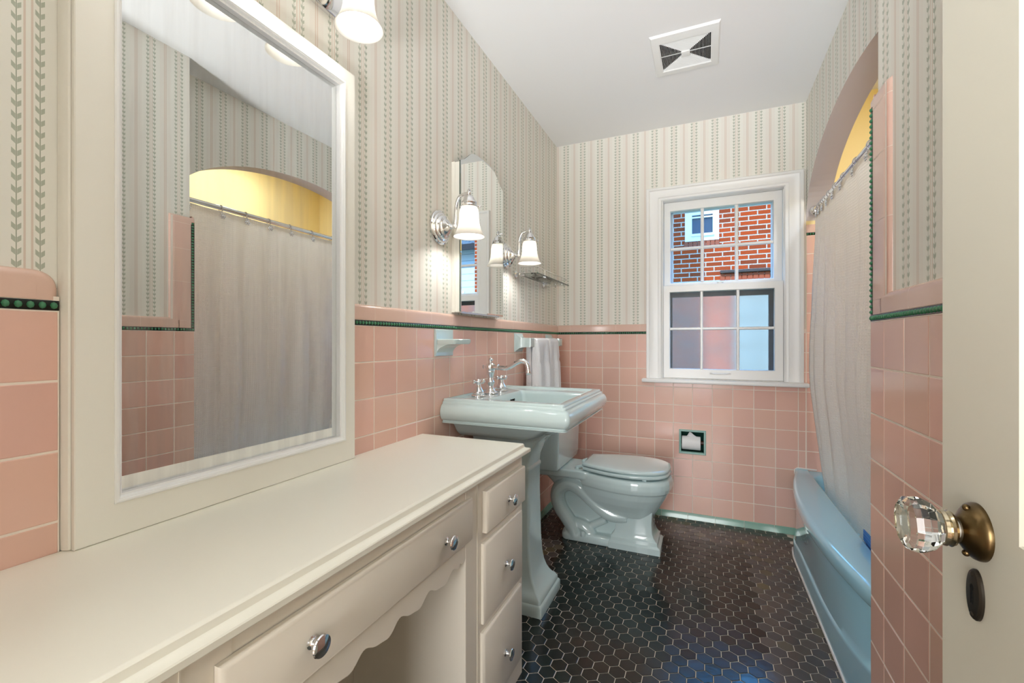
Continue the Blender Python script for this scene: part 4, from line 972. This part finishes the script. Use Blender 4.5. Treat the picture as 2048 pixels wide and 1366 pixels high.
tube(bm, [(fx_(YT)+.0, YT-.001, .30), (fx_(YT)-.001, YT-.001, .365), (fx_(YT)+.01, YT-.001, .374), (.56, YT-.001, .372)], .004, 8); obj('caulk_bead', bm, 'caulk', bt)
bm = B(); LY = bm.loops.layers.uv.verify()
for i in range(12):
    for k in range(10):
        def pt(a, b):
            y = 1.36+.62*a/12; s = b/10
            z = .22+.182*s
            wx = .55-(z-.2)*.02/.145 if z < .345 else .53-(z-.345)*.55
            return (max(wx, .519)+.0065 + .001*math.sin(a*1.9), y, z)
        ps = [pt(i, k), pt(i+1, k), pt(i+1, k+1), pt(i, k+1)]
        quad(bm, ps, [(p[1], p[2]) for p in ps])
bmesh.ops.remove_doubles(bm, verts=bm.verts, dist=.00001)
bmat = obj('bath_mat', bm, 'blue', ang=180); so = bmat.modifiers.new('thick', 'SOLIDIFY'); so.thickness = .003
tag(bmat, 'bright blue mesh bath mat hanging inside the tub rim by the curtain', 'bath mat')

# ================================================================== curtain, rod, rings
RX, RZ = .557, 1.803
rod = thing('curtain_rod', 'chrome shower curtain rod across the arched tub alcove', 'curtain rod', (RX, 2.12, RZ))
bm = B(); tube(bm, [(RX, YE+.002, RZ), (RX, YT-.002, RZ)], .0125, 18); obj('tube', bm, 'chrome', rod)
for y, s in ((YE, 1), (YT, -1)):
    bm = B(); lathe(bm, [(.03, .0006), (.03, .006), (.026, .012), (.0165, .016), (.0155, .026)], (RX, y, RZ), (0, s, 0), 24); obj('end_flange', bm, 'chrome', rod)
RY = [1.40, 1.578, 1.719, 1.866, 2.012, 2.18, 2.355, 2.49, 2.60, 2.69, 2.76, 2.815]
first = None
places = ['nearest the doorway wall', 'second from the doorway wall', 'third from the doorway wall', 'fourth from the doorway wall', 'fifth from the doorway wall', 'sixth from the doorway wall', 'sixth from the window wall', 'fifth from the window wall', 'fourth from the window wall', 'third from the window wall', 'second from the window wall', 'nearest the window wall']
for y, pl in zip(RY, places):
    lab = 'chrome curtain ring on the shower rod, ' + pl
    if first is None:
        first = thing('curtain_ring', lab, 'curtain ring', (RX, y, RZ), 'chrome rings along the shower rod')
        bm = B(); torus(bm, (RX, y, RZ-.003), .0175, .0019, (0, 1, .12), 24, 8)
        tube(bm, smooth_path([(RX-.010, y, RZ-.018), (RX-.016, y, RZ-.030), (RX-.015, y, RZ-.042)], 4), .0017, 6); obj('ring_wire', bm, 'steel', first)
        bm = B(); sphere(bm, (RX-.020, y, RZ-.046), .0085, 12, 8, (.6, 1, 1))
        for k in range(6): sphere(bm, (RX-.019, y+.0115*math.cos(k*PI/3), RZ-.046+.0115*math.sin(k*PI/3)), .0055, 8, 6, (.6, 1, 1))
        obj('ornament', bm, 'chrome', first)
    else: dup(first, (RX, y, RZ), lab)
bm = B(); LY = bm.loops.layers.uv.verify()
NS, NZ = 220, 26; cy0, cy1 = 1.352, 2.872
def cur(i, k):
    s = i/NS; t = k/NZ; y = cy0+(cy1-cy0)*s
    # folds: anchored at the rings, one pleat between each pair
    j = 0
    while j < len(RY)-1 and RY[j+1] < y: j += 1
    if y < RY[0]: ph = (y-RY[0])/.15
    elif y >= RY[-1]: ph = (y-RY[-1])/.08
    else: ph = (y-RY[j])/(RY[j+1]-RY[j])
    gather = .15/max(.06, (RY[min(j+1, len(RY)-1)]-RY[j]) or .08)
    pinch = .5-.5*math.cos(2*PI*ph)
    A = (.013*min(2.2, gather)+.006)*(.55+.7*min(1, t*2.2))*(.85+.3*math.sin(j*2.1))*(1-.6*max(0, t-.55)/.45)
    x = RX+.001 - A*(pinch-.35)*(1 if j % 2 else .8)*2.0 + .006*math.sin(s*17+t*2.2) + .004*math.sin(s*41+t*5)
    z = 1.784-.005*pinch*(1-t) - t*(1.784-.24); k_ = min(1, t*4); x = (RX-.0115-.006*pinch)*(1-k_)+x*k_
    yy = y + .008*math.sin(t*3+s*9)*t + (.04*s**8)*(-math.sin(t*PI*.9)**.7*.2 + (t-.05)*.25 - (.55*math.exp(-((t-.07)/.06)**2)))
    return (min(x, .60) + .045*max(0, t-.6)/.4, min(yy, YT-.012), z)
grid = [[cur(i, k) for k in range(NZ+1)] for i in range(NS+1)]
uw = [0]
for i in range(NS): uw.append(uw[-1]+math.hypot(grid[i+1][10][0]-grid[i][10][0], grid[i+1][10][1]-grid[i][10][1]))
V = [[bm.verts.new(p) for p in r] for r in grid]
for i in range(NS):
    for k in range(NZ):
        f = bm.faces.new((V[i][k], V[i+1][k], V[i+1][k+1], V[i][k+1]))
        for lp, (a, b) in zip(f.loops, ((i, k), (i+1, k), (i+1, k+1), (i, k+1))): lp[LY].uv = (uw[a], grid[a][b][2])
cu = obj('shower_curtain', bm, 'waffle', ang=180); 
tag(cu, 'white waffle weave shower curtain hanging from the chrome rod', 'curtain')

# ================================================================== outside
bh = thing('brick_house', 'red brick house across the yard, seen through the window', 'house', (0, 7.4, -.9))
YBK = 7.4; uvb = lambda a, b: (a, b)
bm = B(); hw = (-.2944, .1841, 2.62, 3.06); gd = (.34, 1.7, -.5, 1.93)
holes_wall(bm, 'Y-', YBK, -4.5, 2.2, -.9, 3.45, [hw, gd], uvb)
quad(bm, [(2.2, YBK, -.9), (2.2, YBK+6, -.9), (2.2, YBK+6, 3.75), (2.2, YBK, 3.75)], [(0, 0), (6, 0), (6, 4.65), (0, 4.65)])
obj('brick_wall', bm, 'brick', bh, flat=True, norm=False)
bm = B(); k = 0; x = .2
while x < 1.85:
    box(bm, x, YBK-.012, 1.935, x+.0645, YBK+.02, 2.095, .004, 1); x += .0735
obj('soldier_course', bm, mat('lintel_red_brick', srgb(150, 74, 46), .9, bump=(40, .8)), bh); bm = B()
for i in range(8): box(bm, hw[0]-.01+i*.0625, YBK-.018, 2.52, hw[0]+.045+i*.0625, YBK+.02, 2.612, .004, 1)
obj('window_sill', bm, mat('single_red_brick', srgb(140, 74, 50), .9, bump=(40, .8)), bh)
bm = B(); box(bm, .2, YBK-.075, 2.10, 1.9, YBK+.02, 2.14, .004, 1); obj('stone_ledge', bm, mat('dark_ledge', srgb(60, 50, 44), .8), bh)
bm = B(); rect_rings(bm, 'Y-', YBK, [(*hw, -.05), (*hw, .02), (hw[0]+.1, hw[1]-.085, hw[2]+.09, hw[3]-.04, .02), (hw[0]+.1, hw[1]-.085, hw[2]+.09, hw[3]-.04, -.05)])
box(bm, hw[0]+.09, YBK-.055, hw[2]+.07, hw[1]-.07, YBK, hw[2]+.105); box(bm, hw[0]+.08, YBK-.01, 2.975, hw[1]-.06, YBK+.03, 2.995); f_ = obj('window_frame', bm, 'extw', bh)
bm = B(); quad(bm, [(hw[0]+.09, YBK+.03, 2.68), (hw[1]-.07, YBK+.03, 2.68), (hw[1]-.07, YBK+.03, 3.05), (hw[0]+.09, YBK+.03, 3.05)]); obj('window_glass', bm, 'slate', f_)
M['doorx'] = mat('pale_green_door_paint', srgb(132, 136, 126), .6)
bm = B(); box(bm, gd[0], YBK+.05, gd[2], gd[1], YBK+.09, gd[3])
for i in range(3):
    for j in range(5): box(bm, gd[0]+.06+i*.43, YBK+.035, gd[2]+.08+j*.47, gd[0]+.43+i*.43, YBK+.06, gd[2]+.47+j*.47, .01, 1)
obj('side_door', bm, 'doorx', bh)
bm = B(); quad(bm, [(-4.8, YBK-.2, 3.4), (2.5, YBK-.2, 3.4), (2.5, YBK+4, 5.0), (-4.8, YBK+4, 5.0)], [(0, 0), (7.3, 0), (7.3, 4.7), (0, 4.7)]); box(bm, -4.8, YBK-.22, 3.36, 2.5, YBK-.18, 3.46); obj('roof', bm, 'shingle', bh, flat=True)
sh = thing('siding_house', 'pale blue siding house reflected in the scalloped medicine mirror', 'house', (5.2, 9.5, -.9))
bm = B(); holes_wall(bm, 'Y-', 9.5, 2.6, 9, -.9, 3.4, [], uvb); holes_wall(bm, 'X-', 2.6, 9.5, 14, -.9, 3.4, [], uvb); obj('siding_wall', bm, 'siding', sh, flat=True, norm=False)
for x0 in (3.6, 5.2):
    bm = B(); box(bm, x0, 9.46, 1.0, x0+.8, 9.52, 2.3); f_ = obj('window_frame', bm, 'extw', sh)
    bm = B(); box(bm, x0+.08, 9.455, 1.08, x0+.72, 9.47, 2.22); obj('window_glass', bm, 'slate', f_)
bm = B(); quad(bm, [(2.3, 9.1, 3.3), (9.3, 9.1, 3.3), (9.3, 13, 5.2), (2.3, 13, 5.2)], [(0, 0), (7, 0), (7, 4.3), (0, 4.3)]); box(bm, 2.3, 9.08, 3.22, 9.3, 9.12, 3.36); obj('roof', bm, 'shingle', sh, flat=True)
bm = B(); box(bm, -5.5, 2.93, -.9, -1.54, 3.15, 7.0); struct(obj('unseen_shadow_slab', bm, 'extw', flat=True))  # unseen slab, shaped to throw shadow on the left of the brick wall
bm = B(); quad(bm, [(-14, 3.13, -.9), (18, 3.13, -.9), (18, 24, -.9), (-14, 24, -.9)]); struct(obj('floor_lawn', bm, 'grass', flat=True))

# ================================================================== light
W = bpy.data.worlds.new('sky'); sc.world = W; W.use_nodes = True; N = W.node_tree.nodes; Lk = W.node_tree.links
tcw = N.new('ShaderNodeTexCoord'); sx = N.new('ShaderNodeSeparateXYZ'); Lk.new(tcw.outputs['Generated'], sx.inputs[0])
rp = N.new('ShaderNodeValToRGB'); rp.color_ramp.elements[0].color = (.20, .26, .34, 1); rp.color_ramp.elements[1].color = (.11, .43, 1, 1); rp.color_ramp.elements[1].position = .62
Lk.new(sx.outputs[2], rp.inputs[0]); bg = N['Background']; Lk.new(rp.outputs[0], bg.inputs[0]); bg.inputs[1].default_value = 5.8
def light(name, kind, loc, energy, col=(1, 1, 1), **kw):
    d = bpy.data.lights.new(name, kind); d.energy = energy; d.color = col
    for k_, v_ in kw.items(): setattr(d, k_, v_)
    o = bpy.data.objects.new(name, d); C.objects.link(o); o.location = loc; return o
s = light('sun', 'SUN', (0, -3, 8), 3.4, (1, .9, .76), angle=.01)
s.rotation_euler = Vector((.34, 1, -.82)).to_track_quat('-Z', 'Y').to_euler()
al = light('hall_fill', 'AREA', (-.25, -2.5, 1.25), 75, (.96, .98, 1), shape='RECTANGLE', size=1.2, size_y=1.7)  # added fill from the hall
al.rotation_euler = (PI/2, 0, 0)
ul = light('ceiling_bounce_fill', 'SPOT', (-.2, -1.15, .45), 290, (.94, .97, 1), shadow_soft_size=.22, spot_size=math.radians(66), spot_blend=.7)  # added spot bounced off the bathroom ceiling as fill
ul.rotation_euler = (Vector((-.1, .5, 2.4))-Vector((-.2, -1.15, .45))).to_track_quat('-Z', 'Y').to_euler()
sl = light('alcove_fill', 'AREA', (.92, 2.05, 2.405), 7, (.90, .95, 1), shape='DISK', size=.16)  # added fill without a fixture, brightens the curtain and alcove walls

# ================================================================== camera
cam = bpy.data.cameras.new('camera'); co = bpy.data.objects.new('camera', cam); C.objects.link(co)
co.location = (0, 0, 1.08); co.rotation_euler = (PI/2, 0, .4107); cam.sensor_width = 36; cam.lens = 36*889.6/2048; cam.clip_start = .02; cam.clip_end = 200
sc.camera = co
sc.view_settings.view_transform = 'Standard'; sc.view_settings.look = 'None'; sc.view_settings.gamma = 1; sc.view_settings.use_curve_mapping = False
sc.view_settings.exposure = 0.4
sc.cycles.use_denoising = True; sc.cycles.max_bounces = 14; sc.cycles.diffuse_bounces = 6; sc.cycles.glossy_bounces = 6; sc.cycles.transmission_bounces = 10; sc.cycles.transparent_max_bounces = 12
sc.cycles.sample_clamp_indirect = 6; sc.cycles.caustics_refractive = False; sc.cycles.caustics_reflective = False
